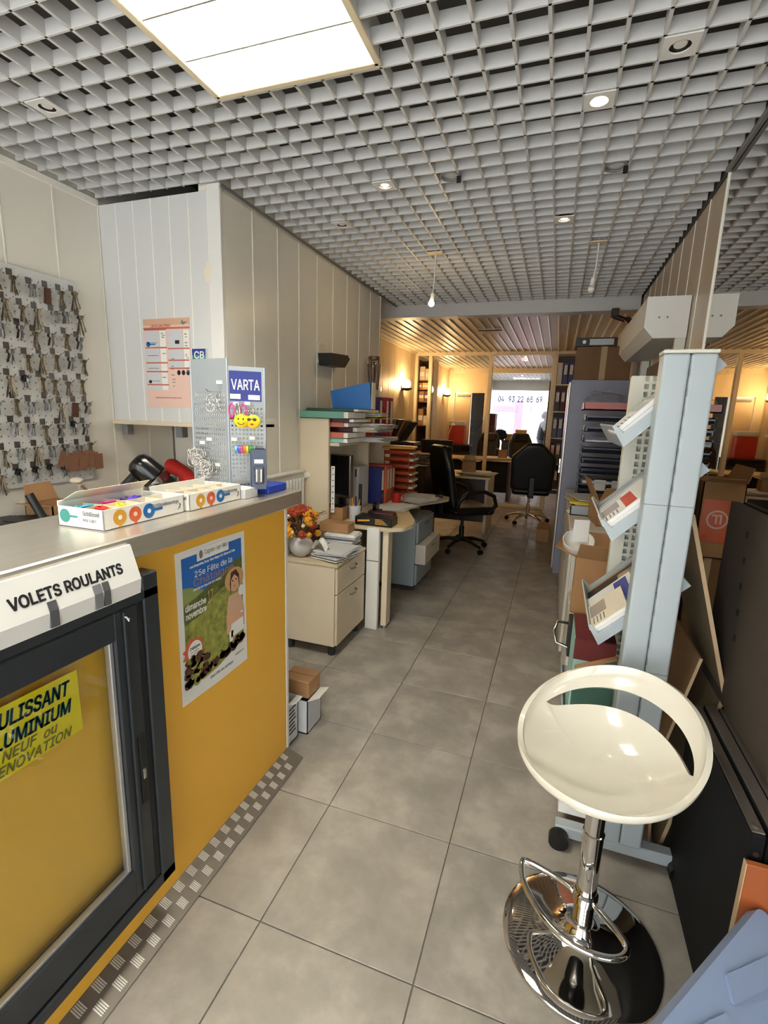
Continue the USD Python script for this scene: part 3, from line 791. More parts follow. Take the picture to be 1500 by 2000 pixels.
smiley('round yellow smiley key fob wearing dark glasses and red lips', .085, .272, .055, True, 15)
smiley('round yellow winking smiley key fob partly behind its neighbour', .045, .274, .05, False, 25)
tp = T('coil_bracelet', 'rainbow coloured spiral wrist coil on the lower right hook', 'key coil', tuple(at_rack('B', .04, .17, .03)))
for k, mt in enumerate(('cyan', 'purple', 'pink', 'orange', 'sign_yellow', 'green', 'green')):
    c0, c1 = at_rack('B', .018 + k * .010, .170, .045 - .002 * k), at_rack('B', .026 + k * .010, .170, .045 - .002 * k)
    tp.add('coil', CY(c0, c1, .0145, 14), mt, smooth=40)
bl = T('blister_pack', 'stack of dark blue blister packed batteries hanging at the rack corner', 'blister packs', tuple(at_rack('B', .09, .04, .05)))
for k in range(5):
    o = at_rack('B', .074, .028, .02 + k * .016)
    bl.add('card', frame(EX(RECT(0, 0, .052, .145), .002), o, uB, Z1), 'blister')
    bl.add('bubble', frame(mv(RBOX(.008, .044, .02, .085, 0, .014, .006, 8), (0, 0, .002)), o, uB, Z1), 'clear_tint')
o = at_rack('B', .074, .028, .02 + 4 * .016)
bl.add('price_tag', frame(mv(EX(RECT(.01, .095, .042, .11), .001), (0, 0, .003)), o, uB, Z1), 'paper')
bl.add('battery', frame(J(mv(CY((.018, .03, .014), (.018, .075, .014), .006, 10), (0, 0, 0)), CY((.034, .03, .014), (.034, .075, .014), .006, 10)), o, uB, Z1), 'silver', smooth=40)

# ---- black desk lamp behind the trays
lp = T('desk_lamp', 'black adjustable desk lamp with a bell shade behind the key cap trays', 'lamp', (-1.62, 1.52, .95))
A, B_, C_ = np.array((-1.76, 1.5, 1.11)), np.array((-1.665, 1.55, 1.175)), np.array((-1.605, 1.555, 1.235))
lp.add('arm', CY((-1.86, 1.42, .97), A + (.02, .02, .02), .012, 12), 'black_plastic', smooth=40)
lp.add('joint', BALL(B_ + (-.03, -.03, -.03), .024, 2), 'black_plastic', smooth=True)
lp.add('socket', CY(B_ + (-.028, -.01, -.028), C_ + (-.01, 0, -.012), .021, 16), 'black_gloss', smooth=40)
d_ = np.array((.62, .40, -.67)); d_ /= np.linalg.norm(d_)
shade = LATHE([(.006, -.062), (.03, -.060), (.046, -.048), (.054, -.02), (.056, .045), (.053, .045), (.051, -.015), (.04, -.042), (.003, -.054)], 28)
X = trimesh.geometry.align_vectors((0, 0, 1), d_); shade.apply_transform(X)
lp.add('shade', mv(shade, (-1.565, 1.56, 1.245)), 'black_gloss', smooth=45)
lp.add('bulb', mv(BALL((0, 0, 0), .022, 2), (-1.565, 1.56, 1.245)), 'white_plastic', smooth=True)
lp.add('base', LATHE([(.001, .0), (.08, 0), (.08, .015), (.06, .025), (.001, .028)], 24, (-1.88, 1.42, .945)), 'black_plastic', smooth=40)

# ---- work bench behind the counter and the odds and ends on it
wb = T('work_bench', 'low dark work bench against the left wall below the key board', 'bench', (-2.2, 1.6, 0))
wb.add('top', BX(-2.48, -1.78, .3, 2.25, .90, .94, .004), 'dark_wood')
wb.add('cabinet', BX(-2.48, -1.85, .4, 2.2, 0, .90, .003), 'cream_board')
rb = T('recess_shelf', 'cream shelf board in the recess under the bulkhead', 'shelf', (-2.1, 2.5, .9))
rb.add('board', BX(-2.48, -1.72, 2.27, 2.74, .93, .96, .003), 'cream_board')
rb.add('leg', BX(-2.45, -2.40, 2.3, 2.7, 0, .93, .003), 'cream_board'); rb.add('leg', BX(-1.80, -1.75, 2.3, 2.7, 0, .93, .003), 'cream_board')
rd = T('red_cloth_hat', 'crumpled red cloth hat lying in the recess beside the rack', 'hat', (-2.24, 2.5, 1.0))
rd.add('crown', HULL([[((-2.30, 2.5, 1.13), .05), ((-2.19, 2.5, 1.09), .04)], [((-2.19, 2.5, 1.07), .05), ((-2.12, 2.5, 1.02), .05)]], .02, 5), 'red', smooth=60)
rd.add('brim', HULL([[((-2.36, 2.46, 1.07), .015), ((-2.30, 2.44, 1.05), .02), ((-2.33, 2.5, 1.10), .012)]]), 'dark_red', smooth=60)
bo = T('brown_box', 'small brown box on the recess shelf under the red hat', 'box', (-2.2, 2.48, .96))
bo.add('carton', BX(-2.30, -2.08, 2.42, 2.60, .9605, 1.03, .003), 'kraft'); bo.add('lid_seam', BX(-2.30, -2.08, 2.417, 2.42, 1.018, 1.022, 0), 'kraft_dark')
pot = T('glass_jar', 'small metal and glass jar standing behind the black lamp', 'jar', (-2.42, 2.46, .96))
pot.add('body', LATHE([(.001, 0), (.035, 0), (.035, .055), (.001, .055)], 20, (-2.42, 2.46, .9605)), 'silver', smooth=40)
pot.add('rim', LATHE([(.037, .055), (.04, .06), (.037, .066), (.001, .066)], 20, (-2.42, 2.46, .9605)), 'white_plastic', smooth=40)
pot.add('dome', BALL((-2.42, 2.46, 1.03), .034, 2, (1, 1, 1)), 'paper_grey', smooth=True)
sp = T('dark_plant_pot', 'small dark green tuft in a pot beside the red hat', 'pot plant', (-2.35, 2.52, .96))
sp.add('pot', LATHE([(.001, 0), (.03, 0), (.036, .04), (.001, .04)], 16, (-2.35, 2.52, .9605)), 'white_plastic', smooth=40)
sp.add('leaf', BALL((-2.35, 2.52, 1.03), .04, 2, (1, 1, .8)), 'folder_dgreen', smooth=True)
kb = T('open_carton', 'open brown cardboard box on the bench below the key board', 'box', (-2.28, 1.68, .94))
kb.add('carton', J(BX(-2.36, -2.18, 1.60, 1.605, .9405, 1.03, 0), BX(-2.36, -2.18, 1.76, 1.765, .9405, 1.03, 0), BX(-2.36, -2.355, 1.6, 1.765, .9405, 1.03, 0), BX(-2.185, -2.18, 1.6, 1.765, .9405, 1.03, 0), BX(-2.36, -2.18, 1.6, 1.765, .9405, .944, 0)), 'kraft')
kb.add('flap', PL([(0, 0), (.165, 0), (.15, .09), (.02, .085)], (-2.355, 1.6, 1.03), Y1, (-.3, 0, .9), .003), 'kraft')
kb.add('flap', PL([(0, 0), (.18, 0), (.165, .07), (.02, .06)], (-2.36, 1.6, 1.03), X1, (0, -.9, .15), .003), 'kraft')
bh = T('screwdriver', 'dark screwdriver with a thick black handle leaning behind the tray', 'screwdriver', (-1.70, 1.22, .95))
bh.add('handle', CY((-1.66, 1.195, 1.08), (-1.70, 1.17, 1.19), .014, 12), 'black_plastic', smooth=40)
bh.add('blade', CY((-1.60, 1.235, .945), (-1.66, 1.195, 1.08), .004, 8), 'silver', smooth=40)
hm = T('hand_mirror', 'small round headed brown handled tool standing on the bench', 'tool', (-2.25, 1.86, .94))
hm.add('handle', TUBE_([(-2.20, 1.90, .945), (-2.24, 1.87, 1.03), (-2.28, 1.84, 1.09)], .008, 8), 'kraft_dark', smooth=True)
hm.add('head', BALL((-2.30, 1.83, 1.115), .034, 2, (1, .8, .5)), 'paper_warm', smooth=True)
bc = T('tool_roll', 'jumble of black cases lying on the bench at the far left', 'case', (-2.3, 1.45, .94))
for k in range(5):
    bc.add('case', rot(BX(-2.42 + .05 * k, -2.28 + .05 * k, 1.36 + .03 * (k % 3), 1.55, .9405 + .0 * k, .975 + .006 * k, .006), 'z', 3 * k - 8, (-2.3, 1.45, 0)), 'black_plastic')
wpn = T('paper_stack', 'leaning white papers behind the near key cap tray', 'papers', (-1.5, 1.22, .95))
for k in range(4):
    wpn.add('sheet', PL([(0, 0), (.12, .0), (.12, .15), (.0, .15)], (-1.50 - .03 * k, 1.18 + .02 * k, 1.02), (.6, .5, 0), (-.1, .1, .8), .001), 'paper')
wpn.add('support', BX(-1.60, -1.42, 1.18, 1.34, .945, 1.02, .003), 'paper_grey')
solo('back_counter', BX(-1.84, -1.36, .3, 1.95, .91, .945, .004), 'cream_board', 'cream inner desk board behind the steel worktop', 'desk board')

# ---- key board with hooks and key bunches
kbd = T('key_board', 'white perforated key board covered with hooks of keys on left wall', 'pegboard', (-2.49, 1.5, 1.1))
holes = [RECT(.03 + .0325 * c - .0032, .025 + .0325 * r - .0032, .03 + .0325 * c + .0032, .025 + .0325 * r + .0032) for c in range(34) for r in range(31)]
KY0, KZ0 = .965, 1.085
kbd.add('board', frame(EX(Polygon(RECT(0, 0, 1.12, 1.045), holes), .006), (-2.490, KY0, KZ0), Y1, Z1), 'white_plank')
kbd.add('batten', BX(-2.4965, -2.4905, KY0, KY0 + 1.12, KZ0, KZ0 + 1.045, 0), 'dark')

def bunch(kind):
    r = random.Random(hash_[kind])
    nm, lb, ct_ = {'flat': ('key_bunch', '', 'keys'), 'old': ('key_bunch', '', 'keys'), 'head': ('key_bunch', '', 'keys'), 'fob': ('leather_fob', '', 'key fob'), 'long': ('key_bunch', '', 'keys'), 'mix': ('key_bunch', '', 'keys')}[kind]
    t = T(nm, lb, ct_, local=True)
    if kind == 'fob':
        for q in range(3):
            t.add('tag', rot(mv(EX(RECT(-.014, -.075, .014, .0), .003), (0, 0, .004 * q)), 'z', r.uniform(-12, 12)).apply_transform(np.array([[0, 0, 1, .012], [1, 0, 0, 0], [0, 1, 0, 0], [0, 0, 0, 1.0]])), 'brown_fob')
    else:
        n = {'flat': 8, 'old': 6, 'head': 4, 'long': 6, 'mix': 9}[kind]
        for q in range(n):
            L = {'flat': .035, 'old': .06, 'head': .032, 'long': .075, 'mix': .045}[kind] * r.uniform(.85, 1.15)
            bow = {'flat': .013, 'old': .011, 'head': .015, 'long': .011, 'mix': .012}[kind]
            k_ = mv(key_shape(L, bow), (0, -bow * 1.3, 0))
            k_ = rot(rot(k_, 'z', r.uniform(-16, 16)), 'y', r.uniform(-60, 60))
            k_.apply_transform(np.array([[0, 0, 1, .010 + .0042 * q], [1, 0, 0, 0], [0, 1, 0, 0], [0, 0, 0, 1.0]]))
            p = t.add('key', k_, {'flat': 'grey_key', 'old': 'old_key', 'head': 'grey_key', 'long': 'old_key', 'mix': r.choice(('silver', 'old_key', 'grey_key', 'grey_key'))}[kind])
            if kind == 'head':
                h_ = mv(EX(ELL(0, -.004, .016, .018, 12), .005), (0, 0, -.0015))
                h_ = rot(h_, 'y', r.uniform(-40, 40)); h_.apply_transform(np.array([[0, 0, 1, .010 + .0042 * q], [1, 0, 0, 0], [0, 1, 0, 0], [0, 0, 0, 1.0]]))
                t.add('key_head', h_, 'black_plastic')
    return t
hash_ = dict(flat=1, old=2, head=3, fob=4, long=5, mix=6)
protos = {k: bunch(k) for k in hash_}
DESC = dict(flat='bunch of flat silver key blanks', old='bunch of old dark bronze keys', head='bunch of keys with black plastic heads', fob='brown leather fobs', long='bunch of long shanked antique keys', mix='mixed bunch of small steel keys')
ORD = ('top', 'second', 'third', 'fourth', 'fifth', 'sixth', 'seventh', 'eighth', 'bottom')
COL = ('far right', 'second from the right', 'third from the right', 'fourth from the right', 'fifth from the right', 'sixth from the right', 'seventh from the right')
rk2 = random.Random(21)
SPECIAL = {(0, 2): 'fob', (5, 1): 'fob', (8, 2): 'head', (8, 3): 'head', (8, 4): 'head', (8, 5): 'head', (0, 0): 'long', (1, 0): 'long', (2, 1): 'old', (3, 0): 'old', (5, 5): 'old', (4, 4): 'head', (6, 0): 'mix', (6, 1): 'head'}
for row in range(9):
    for col in range(7):
        y = KY0 + 1.085 - .078 * col + (.02 if row % 2 else 0) + rk2.uniform(-.008, .008)
        z = KZ0 + .985 - .1125 * row + rk2.uniform(-.012, .012)
        if row == 8 and col < 2: continue
        y = min(y, KY0 + 1.10)
        kbd.add('hook', TUBE_([(-2.485, y, z), (-2.44, y + .004, z - .004), (-2.425, y + .006, z + .008)], .0018, 6), 'silver')
        kbd.add('hook_plate', BX(-2.4838, -2.4815, y - .014, y + .014, z + .004, z + .034, .0006), 'grey_key')
        k = SPECIAL.get((row, col)) or rk2.choice(('flat', 'old', 'mix', 'mix', 'flat', 'long', 'old'))
        protos[k].place((-2.4825, y, z - .002), rk2.uniform(-6, 6), '%s, key board %s row, %s' % (DESC[k], ORD[row], COL[col]), 'key bunches on the key board')
cf = T('copper_sheet', 'copper brown crumpled leather fobs hung at the lower right board corner', 'leather fobs', (-2.45, 1.98, 1.18))
for k in range(9):
    cf.add('tag', rot(PL([(-.025, -.08), (.02, -.085), (.03, 0), (-.02, .005)], (-2.45 + .004 * k, 1.90 + .02 * k, 1.25 - .012 * (k % 3)), (.15, 1, 0), (.1, 0, 1), .002), 'x', (k * 37) % 30 - 15, (-2.45, 1.90 + .02 * k, 1.25)), 'copper_fob')
# ================================================================ ON THE LEFT WALLS
pr = T('price_poster', 'pink and grey key price list poster on the white bulkhead', 'poster', (-2.08, 2.262, 1.5))
o = np.array((-2.232, 2.2665, 1.497))
W_, H_ = .315, .475
def pq(name, pts, mat, lift=1):
    pr.add(name, PL([(a * W_, b * H_) for a, b in pts], o, X1, Z1, .0004, .0006 + .0004 * lift), mat)
pr.add('sheet', PL([(0, 0), (W_, .004), (W_, H_ + .004), (0, H_)], o, X1, Z1, .0008), 'paper_pink')
pq('header', RECT(.0, .93, 1, 1.0), 'poster_dress'); pq('stripe', RECT(.0, .885, 1, .905), 'folder_salmon', 2)
pr.add('lettering', TX('LISTE DES PRIX', .012, o, X1, Z1, at=(.05, .432), width=.14, lift=.002, bold=True), 'ink_red')
pq('logo', [(.82, .945), (.87, .925), (.97, .965), (.88, .955), (.85, .985)], 'ink_grey', 2)
for (y0, y1) in ((.69, .87), (.52, .67), (.42, .50), (.27, .40), (.2, .25)):
    pq('price_cell', RECT(.02, y0, .33, y1), 'paper_grey'); pq('price_cell', RECT(.35, y0, .48, y1), 'paper')
    pq('stripe', RECT(.02, y1 + .004, .5, y1 + .018), 'folder_salmon', 2)
for (y0, y1) in ((.68, .87), (.55, .66), (.46, .53)):
    pq('price_cell', RECT(.53, y0, .84, y1), 'paper_grey'); pq('price_cell', RECT(.86, y0, .98, y1), 'paper')
    pq('stripe', RECT(.52, y0 - .018, .98, y0 - .004), 'folder_salmon', 2)
pq('key_picture', ELL(.09, .72, .045, .03, 12), 'folder_blue', 2); pq('key_picture', RECT(.1, .713, .25, .727), 'folder_blue', 2)
pq('key_picture', ELL(.09, .295, .035, .02, 10), 'ink', 2); pq('key_picture', RECT(.68, .72, .77, .76), 'ink', 2)
for k in range(3): pq('key_picture', ELL(.73 + k * .1, .40, .038, .03, 10), 'ink', 2)
for k in range(4): pq('key_picture', RECT(.06, .30 + .0 + k * .145, .30, .306 + k * .145), 'ink_grey', 2)
rp2 = random.Random(5)
for k in range(26):
    u, v = rp2.choice((.37, .88, .56)) + rp2.uniform(0, .04), rp2.uniform(.2, .86)
    pq('price_print', RECT(u, v, u + rp2.uniform(.03, .07), v + .008), 'ink_grey', 3)
pr.add('lettering', TX('Reproduction de toutes clés', .008, o, X1, Z1, at=(.06, .05), width=.18, lift=.002), 'ink_red')
cb = T('card_sticker', 'small blue green bank card sticker marked CB beside the price list', 'sticker', (-1.855, 2.266, 1.75))
oc = np.array((-1.905, 2.2605, 1.745))
cb.add('sheet', PL(RECT(0, 0, .094, .068), oc, X1, Z1, .0008), 'paper')
cb.add('print', J(PL(RECT(.003, .003, .091, .033), oc, X1, Z1, .0005, .0008)), 'teal'); cb.add('print', PL(RECT(.003, .033, .091, .066), oc, X1, Z1, .0005, .0008), 'ink_blue')
cb.add('lettering', TX('CB', .036, oc, X1, Z1, at=(.013, .016), width=.068, lift=.0014, bold=True), 'paper')

ul = T('wall_uplight', 'unlit black wall uplight mounted on the beige panelled partition', 'wall light', (-1.69, 3.45, 1.87))
ul.add('shade', J(frame(EX([(-.14, .03), (.15, .045), (.19, .02), (.10, -.05), (-.12, -.055)], .11), (-1.685, 3.46, 1.885), Y1, Z1)), 'black_plastic')
ul.add('back_plate', BX(-1.70, -1.688, 3.34, 3.46, 1.85, 1.98, .004), 'white_plastic')
ul.add('cord', TUBE_([(-1.696, 3.33, 1.88), (-1.69, 3.32, 1.95), (-1.692, 3.36, 2.0), (-1.696, 3.42, 2.02)], .003, 6), 'white_plastic', smooth=True)
hn = T('brown_jar', 'tall glass jar of brown sticks on top of the binders by partition end', 'jar', (-1.60, 4.25, 1.70))
hn.add('glass', LATHE([(.07, 0), (.07, .22), (.05, .27), (.047, .27), (.066, .215), (.066, .004), (.001, .004)], 24, (-1.60, 4.25, 1.70)), 'pane', smooth=40)
for k in range(9):
    a = k * 2.4
    hn.add('stick', CY((-1.60 + .03 * math.cos(a), 4.25 + .03 * math.sin(a), 1.71), (-1.60 + .05 * math.cos(a), 4.25 + .05 * math.sin(a), 1.93 + .012 * (k % 4)), .012, 8), 'horn', smooth=40)
hn.add('lid', LATHE([(.001, 0), (.05, 0), (.05, .03), (.001, .03)], 20, (-1.60, 4.25, 1.965)), 'horn', smooth=40)

ra = T('radiator', 'white ribbed panel radiator under the beige partition wall', 'radiator', (-1.66, 2.7, .35))
ra.add('panel', BX(-1.69, -1.645, 2.33, 3.035, .36, 1.085, .004), 'white_paint')
for k in range(17):
    y = 2.35 + k * .0405
    ra.add('rib', RBOX(-1.652, -1.632, y, y + .026, .39, 1.05, .009, 8), 'white_paint', smooth=40)
ra.add('top_grille', BX(-1.69, -1.632, 2.33, 3.04, 1.085, 1.10, .004), 'white_plastic')
v_ = ra.add('valve', CY((-1.655, 3.035, 1.06), (-1.62, 3.09, 1.06), .024, 16), 'white_plastic', smooth=40)
ra.add('valve_tip', CY((-1.62, 3.09, 1.06), (-1.617, 3.097, 1.06), .012, 12), 'black_plastic', parent=v_)
ra.add('foot', BX(-1.68, -1.65, 2.4, 2.44, 0, .36, .002), 'white_paint'); ra.add('foot', BX(-1.68, -1.65, 2.9, 2.94, 0, .36, .002), 'white_paint')

# ================================================================ DESK CORNER
def pedestal(name, label, x0, x1, y0, y1, z1, mat, front, splits, foot=.07, handle=True):
    t = T(name, label, 'drawer unit', ((x0 + x1) / 2, (y0 + y1) / 2, 0))
    t.add('body', BX(x0, x1 - .018, y0, y1, foot, z1 - .018, .002), mat)
    t.add('top', BX(x0 - .004, x1 + .002, y0 - .004, y1 + .004, z1 - .018, z1, .003), 'cream_edge' if mat == 'cream_board' else mat)
    for a, b in splits:
        d = t.add('drawer', BX(x1 - .016, x1, y0 + .004, y1 - .004, a + .003, b - .003, .003), front)
        if handle:
            zc, yc = b - .045, (y0 + y1) / 2
            t.add('handle', TUBE_([(x1, yc - .06, zc), (x1 + .02, yc - .05, zc - .004), (x1 + .026, yc, zc - .006), (x1 + .02, yc + .05, zc - .004), (x1, yc + .06, zc)], .006, 8), 'silver', parent=d, smooth=True)
    for fx in (x0 + .04, x1 - .05):
        for fy in (y0 + .04, y1 - .04):
            t.add('foot', CY((fx, fy, 0), (fx, fy, foot), .022, 12), 'dark_foot', smooth=40)
    return t
pedestal('drawer_pedestal', 'cream two drawer pedestal on black feet beyond the counter end', -1.545, -1.165, 2.56, 3.02, .60, 'cream_board', 'cream_board', [(.075, .41), (.41, .58)])

vs = T('dried_flower_vase', 'round pale vase of orange dried flowers on the cream pedestal', 'vase', (-1.46, 2.66, .60))
vs.add('vase', LATHE([(.001, 0), (.035, 0), (.066, .03), (.078, .065), (.068, .10), (.045, .122), (.04, .126), (.04, .12), (.06, .098), (.001, .09)], 32, (-1.46, 2.66, .6005)), 'vase', smooth=50)
rf = random.Random(9)
for k in range(46):
    a, e, rad = rf.uniform(0, 2 * PI), rf.uniform(-.25, 1.45), .115
    c = np.array((-1.47 + math.cos(a) * math.cos(e) * rad, 2.66 + math.sin(a) * math.cos(e) * rad, .765 + math.sin(e) * rad * 1.25))
    mt = rf.choice(('flower_rust', 'flower_rust', 'flower_red', 'flower_gold', 'flower_gold', 'flower_cream', 'flower_cream'))
    r_ = rf.uniform(.016, .030) if mt != 'flower_cream' else .011
    b = trimesh.creation.icosphere(2, r_)
    b.vertices += b.vertex_normals * (meshkit.noise(b.vertices * 140 + k, k)[:, None] - .4) * r_ * .8
    p = vs.add('flower', mv(b, c), mt, smooth=30)
    vs.add('stem', CY((-1.46, 2.66, .70), c, .0022, 5), 'stem', parent=p)
for k in range(14):
    a = rf.uniform(0, 2 * PI)
    vs.add('sprig', TUBE_([(-1.46, 2.66, .74), (-1.46 + .1 * math.cos(a), 2.66 + .1 * math.sin(a), .86), (-1.46 + .16 * math.cos(a), 2.66 + .16 * math.sin(a), .87 + rf.uniform(-.06, .05))], .002, 5), 'stem', smooth=True)

def papers(name, label, x0, x1, y0, y1, z, n, seed, mats=('paper',), th=.004, jit=.02, turn=9):
    r = random.Random(seed)
    t = T(name, label, 'papers', ((x0 + x1) / 2, (y0 + y1) / 2, z))
    for k in range(n):
        dx, dy = r.uniform(-jit, jit), r.uniform(-jit, jit)
        g = BX(x0 + dx, x1 + dx, y0 + dy, y1 + dy, z + .0003 + k * th, z + .0003 + k * th + th * .8, 0)
        t.add('sheet', rot(g, 'z', r.uniform(-turn, turn), ((x0 + x1) / 2, (y0 + y1) / 2, 0)), r.choice(mats))
    return t
papers('magazine_pile', 'slipping pile of white papers on the pedestal beside the flower vase', -1.36, -1.16, 2.62, 2.86, .60, 12, 1, ('paper', 'paper', 'paper_grey'), .005, .025, 14)
papers('magazine_pile', 'dark backed stack of magazines behind the loose papers on the pedestal', -1.40, -1.19, 2.86, 3.0, .60, 14, 2, ('paper_grey', 'tape_dark', 'paper'), .008, .01, 5)
crl = T('crumpled_paper', 'crumpled white paper curling up beside the vase', 'paper', (-1.32, 2.62, .66))
V, F = [], []
for i in range(9):
    for j in range(9):
        u, v = i / 8, j / 8
        V.append((-1.37 + .10 * u, 2.60 + .10 * v, .664 + .055 * math.sin(3.1 * u) + .014 * math.sin(9 * v + 3 * u)))
for i in range(8):
    for j in range(8):
        a = i * 9 + j; F += [[a, a + 9, a + 10], [a, a + 10, a + 1]]
cs = trimesh.Trimesh(np.array(V), np.array(F), process=False)
crl.add('sheet', J(cs, mv(trimesh.Trimesh(cs.vertices, cs.faces[:, ::-1], process=False), (0, 0, -.0008))), 'paper', smooth=True)
solo('tan_box', BX(-1.45, -1.24, 2.89, 3.0, .714, .775, .003), 'kraft', 'tan cardboard box lying on the stack of magazines', 'box')

lb_ = T('leaning_board', 'white board standing on edge behind the cream pedestal', 'board', (-1.10, 3.06, 0))
lb_.add('board', BX(-1.165, -1.075, 3.04, 3.075, .0, .735, .003), 'white_plastic'); lb_.add('joint', BX(-1.1655, -1.0745, 3.038, 3.04, .5, .506, 0), 'ink_grey')
# the desk with its wavy top
dk = T('wavy_desk', 'light wood desk with a wavy front edge beside the partition', 'desk', (-1.35, 3.8, 0))
edge = [(-1.69, 3.06), (-1.02, 3.06), (-.93, 3.12), (-.90, 3.25), (-.93, 3.40), (-1.0, 3.56), (-1.08, 3.74), (-1.12, 3.90), (-1.10, 4.05), (-1.03, 4.20), (-.95, 4.34), (-.90, 4.46), (-.915, 4.56), (-1.0, 4.62), (-1.69, 4.62)]
P_ = Polygon(edge).buffer(-.05).buffer(.05)
dk.add('desk_top', mv(EX(P_, .028), (0, 0, .712)), 'desk_top')
dk.add('edge_band', mv(EX(P_.buffer(.003).difference(P_.buffer(-.001)), .026), (0, 0, .713)), 'cream_edge')
dk.add('leg', J(BX(-1.062, -1.02, 3.08, 3.17, 0.02, .712, .003)), 'cream_board'); dk.add('leg_foot', CY((-1.04, 3.1, 0), (-1.04, 3.1, .02), .02, 12), 'silver')
dk.add('leg', BX(-1.6, -1.56, 3.2, 4.5, 0, .712, .003), 'cream_board'); dk.add('leg', BX(-1.5, -1.2, 4.54, 4.58, 0, .712, .003), 'cream_board')
gpd = T('grey_pedestal', 'blue grey drawer unit with a half open drawer under the desk', 'drawer unit', (-1.2, 4.1, 0))
gpd.add('body', BX(-1.40, -1.045, 3.87, 4.42, .05, .62, .003), 'grey_laminate')
for a, b, d in ((.06, .24, .004), (.25, .42, .075), (.43, .61, .004)):
    g_ = gpd.add('drawer', J(BX(-1.043, -1.043 + .016 + d, 3.88, 4.41, a, b, .003)), 'unit_white' if d > .05 else 'grey_laminate')
    gpd.add('handle', BX(-1.028 + d, -1.016 + d, 4.08, 4.2, b - .05, b - .035, .002), 'silver', parent=g_)
for fx in (-1.36, -1.08):
    for fy in (3.92, 4.37): gpd.add('castor', CY((fx, fy - .015, .024), (fx, fy + .015, .024), .024, 12), 'dark_foot', smooth=40)

# hutch on the desk
hu = T('desk_hutch', 'cream desk hutch with an open bay and side panels', 'hutch', (-1.58, 3.6, .74))
hu.add('side_panel', BX(-1.69, -1.47, 3.062, 3.087, .74, 1.455, .002), 'cream_board')
hu.add('back_panel', BX(-1.694, -1.684, 3.09, 4.4, .74, 1.27, .001), 'white_paint')
hu.add('side_panel', BX(-1.69, -1.47, 3.82, 3.845, .74, 1.27, .002), 'cream_board')
hu.add('shelf', BX(-1.69, -1.40, 3.087, 4.4, 1.27, 1.292, .002), 'cream_board')
hu.add('side_panel', BX(-1.69, -1.47, 4.375, 4.4, .74, 1.27, .002), 'cream_board')
hu.add('cable_plug', J(BX(-1.684, -1.665, 3.30, 3.36, 1.10, 1.22, .004), TUBE_([(-1.672, 3.33, 1.1), (-1.672, 3.35, .95), (-1.67, 3.4, .80)], .004, 6)), 'ink_grey')

mo = T('computer_monitor', 'dark flat computer monitor in the hutch bay facing the desk', 'monitor', (-1.5, 3.42, .74))
def turned(mesh): return rot(mesh, 'z', -14, (-1.5, 3.42, 0))
mo.add('casing', turned(RBOX(-1.615, -1.42, 3.38, 3.42, .86, 1.19, .006, 8)), 'silver')
mo.add('screen', turned(BX(-1.605, -1.43, 3.377, 3.381, .885, 1.18, 0)), 'screen')
mo.add('stand', turned(J(BX(-1.54, -1.49, 3.40, 3.43, .75, .9, .004), BX(-1.60, -1.43, 3.35, 3.47, .7405, .755, .004))), 'black_plastic')
ps = T('punched_strip', 'white punched plastic filing strip standing in front of the monitor', 'strip', (-1.455, 3.10, .8))
ps.add('strip', frame(EX(Polygon(RECT(0, 0, .028, .33), [ELL(.014, .02 + .042 * k, .005, n=8) for k in range(8)]), .002), (-1.468, 3.105, .80), X1, Z1), 'paper')
pc = T('pc_tower', 'pale computer case standing beside the monitor', 'computer', (-1.40, 3.75, .74))
pc.add('case', BX(-1.58, -1.46, 3.60, 3.80, .7405, 1.08, .004), 'paper_grey'); pc.add('front_slot', BX(-1.49, -1.48, 3.596, 3.60, 1.0, 1.06, 0), 'ink')
pcup = T('pencil_cup', 'patterned pencil cup with pens on the near desk edge', 'pencil cup', (-1.30, 3.2, .74))
pcup.add('cup', LATHE([(.001, .0), (.042, 0), (.044, .105), (.04, .105), (.038, .004), (.001, .004)], 24, (-1.33, 3.22, .7405)), 'paper_grey', smooth=50)
for k in range(8):
    a = k * .9
    pcup.add('pen', CY((-1.33 + .015 * math.cos(a), 3.22 + .015 * math.sin(a), .75), (-1.33 + .036 * math.cos(a), 3.22 + .036 * math.sin(a), .88 + .012 * (k % 3)), .0045, 7), ('amber', 'paper_pink', 'black_plastic', 'red', 'kraft', 'amber', 'ink_blue', 'kraft')[k], smooth=40)
pcup.add('brush', BX(-1.312, -1.286, 3.23, 3.245, .80, 1.0, .006), 'black_plastic')
kz = T('tan_desk_box', 'open tan cardboard tray on the near end of the desk', 'box', (-1.52, 3.2, .74))
kz.add('carton', BX(-1.66, -1.385, 3.125, 3.24, .7405, .835, .003), 'kraft'); kz.add('lining', BX(-1.65, -1.395, 3.13, 3.235, .833, .8365, 0), 'black_plastic')
bbx = T('black_box', 'flat black box with gold print lying on the near desk edge', 'box', (-1.12, 3.14, .74))
bbx.add('carton', BX(-1.27, -1.0, 3.075, 3.21, .7405, .80, .003), 'black_plastic')
bbx.add('print', J(*[BX(-1.12 + .0, -1.12 + .09 - .012 * k, 3.0735, 3.075, .755 + .01 * k, .76 + .01 * k, 0) for k in range(4)], PL([(0, 0), (.09, .01), (.09, .022), (0, .014)], (-1.25, 3.0748, .762), X1, Z1, .0008)), 'amber')
solo('stapler_case', RBOX(-1.22, -1.05, 3.28, 3.36, .7405, .80, .02, 10), 'folder_maroon', 'dark maroon rounded case on the desk behind the black box', 'case', smooth=40)
tg = T('tape_dispenser', 'black tape dispenser on the desk beside the computer case', 'tape dispenser', (-1.25, 3.5, .74))
tg.add('base', RBOX(-1.30, -1.22, 3.40, 3.52, .7405, .775, .008, 8), 'black_plastic'); tg.add('reel', CY((-1.275, 3.47, .80), (-1.245, 3.47, .80), .035, 18), 'black_gloss', smooth=40)
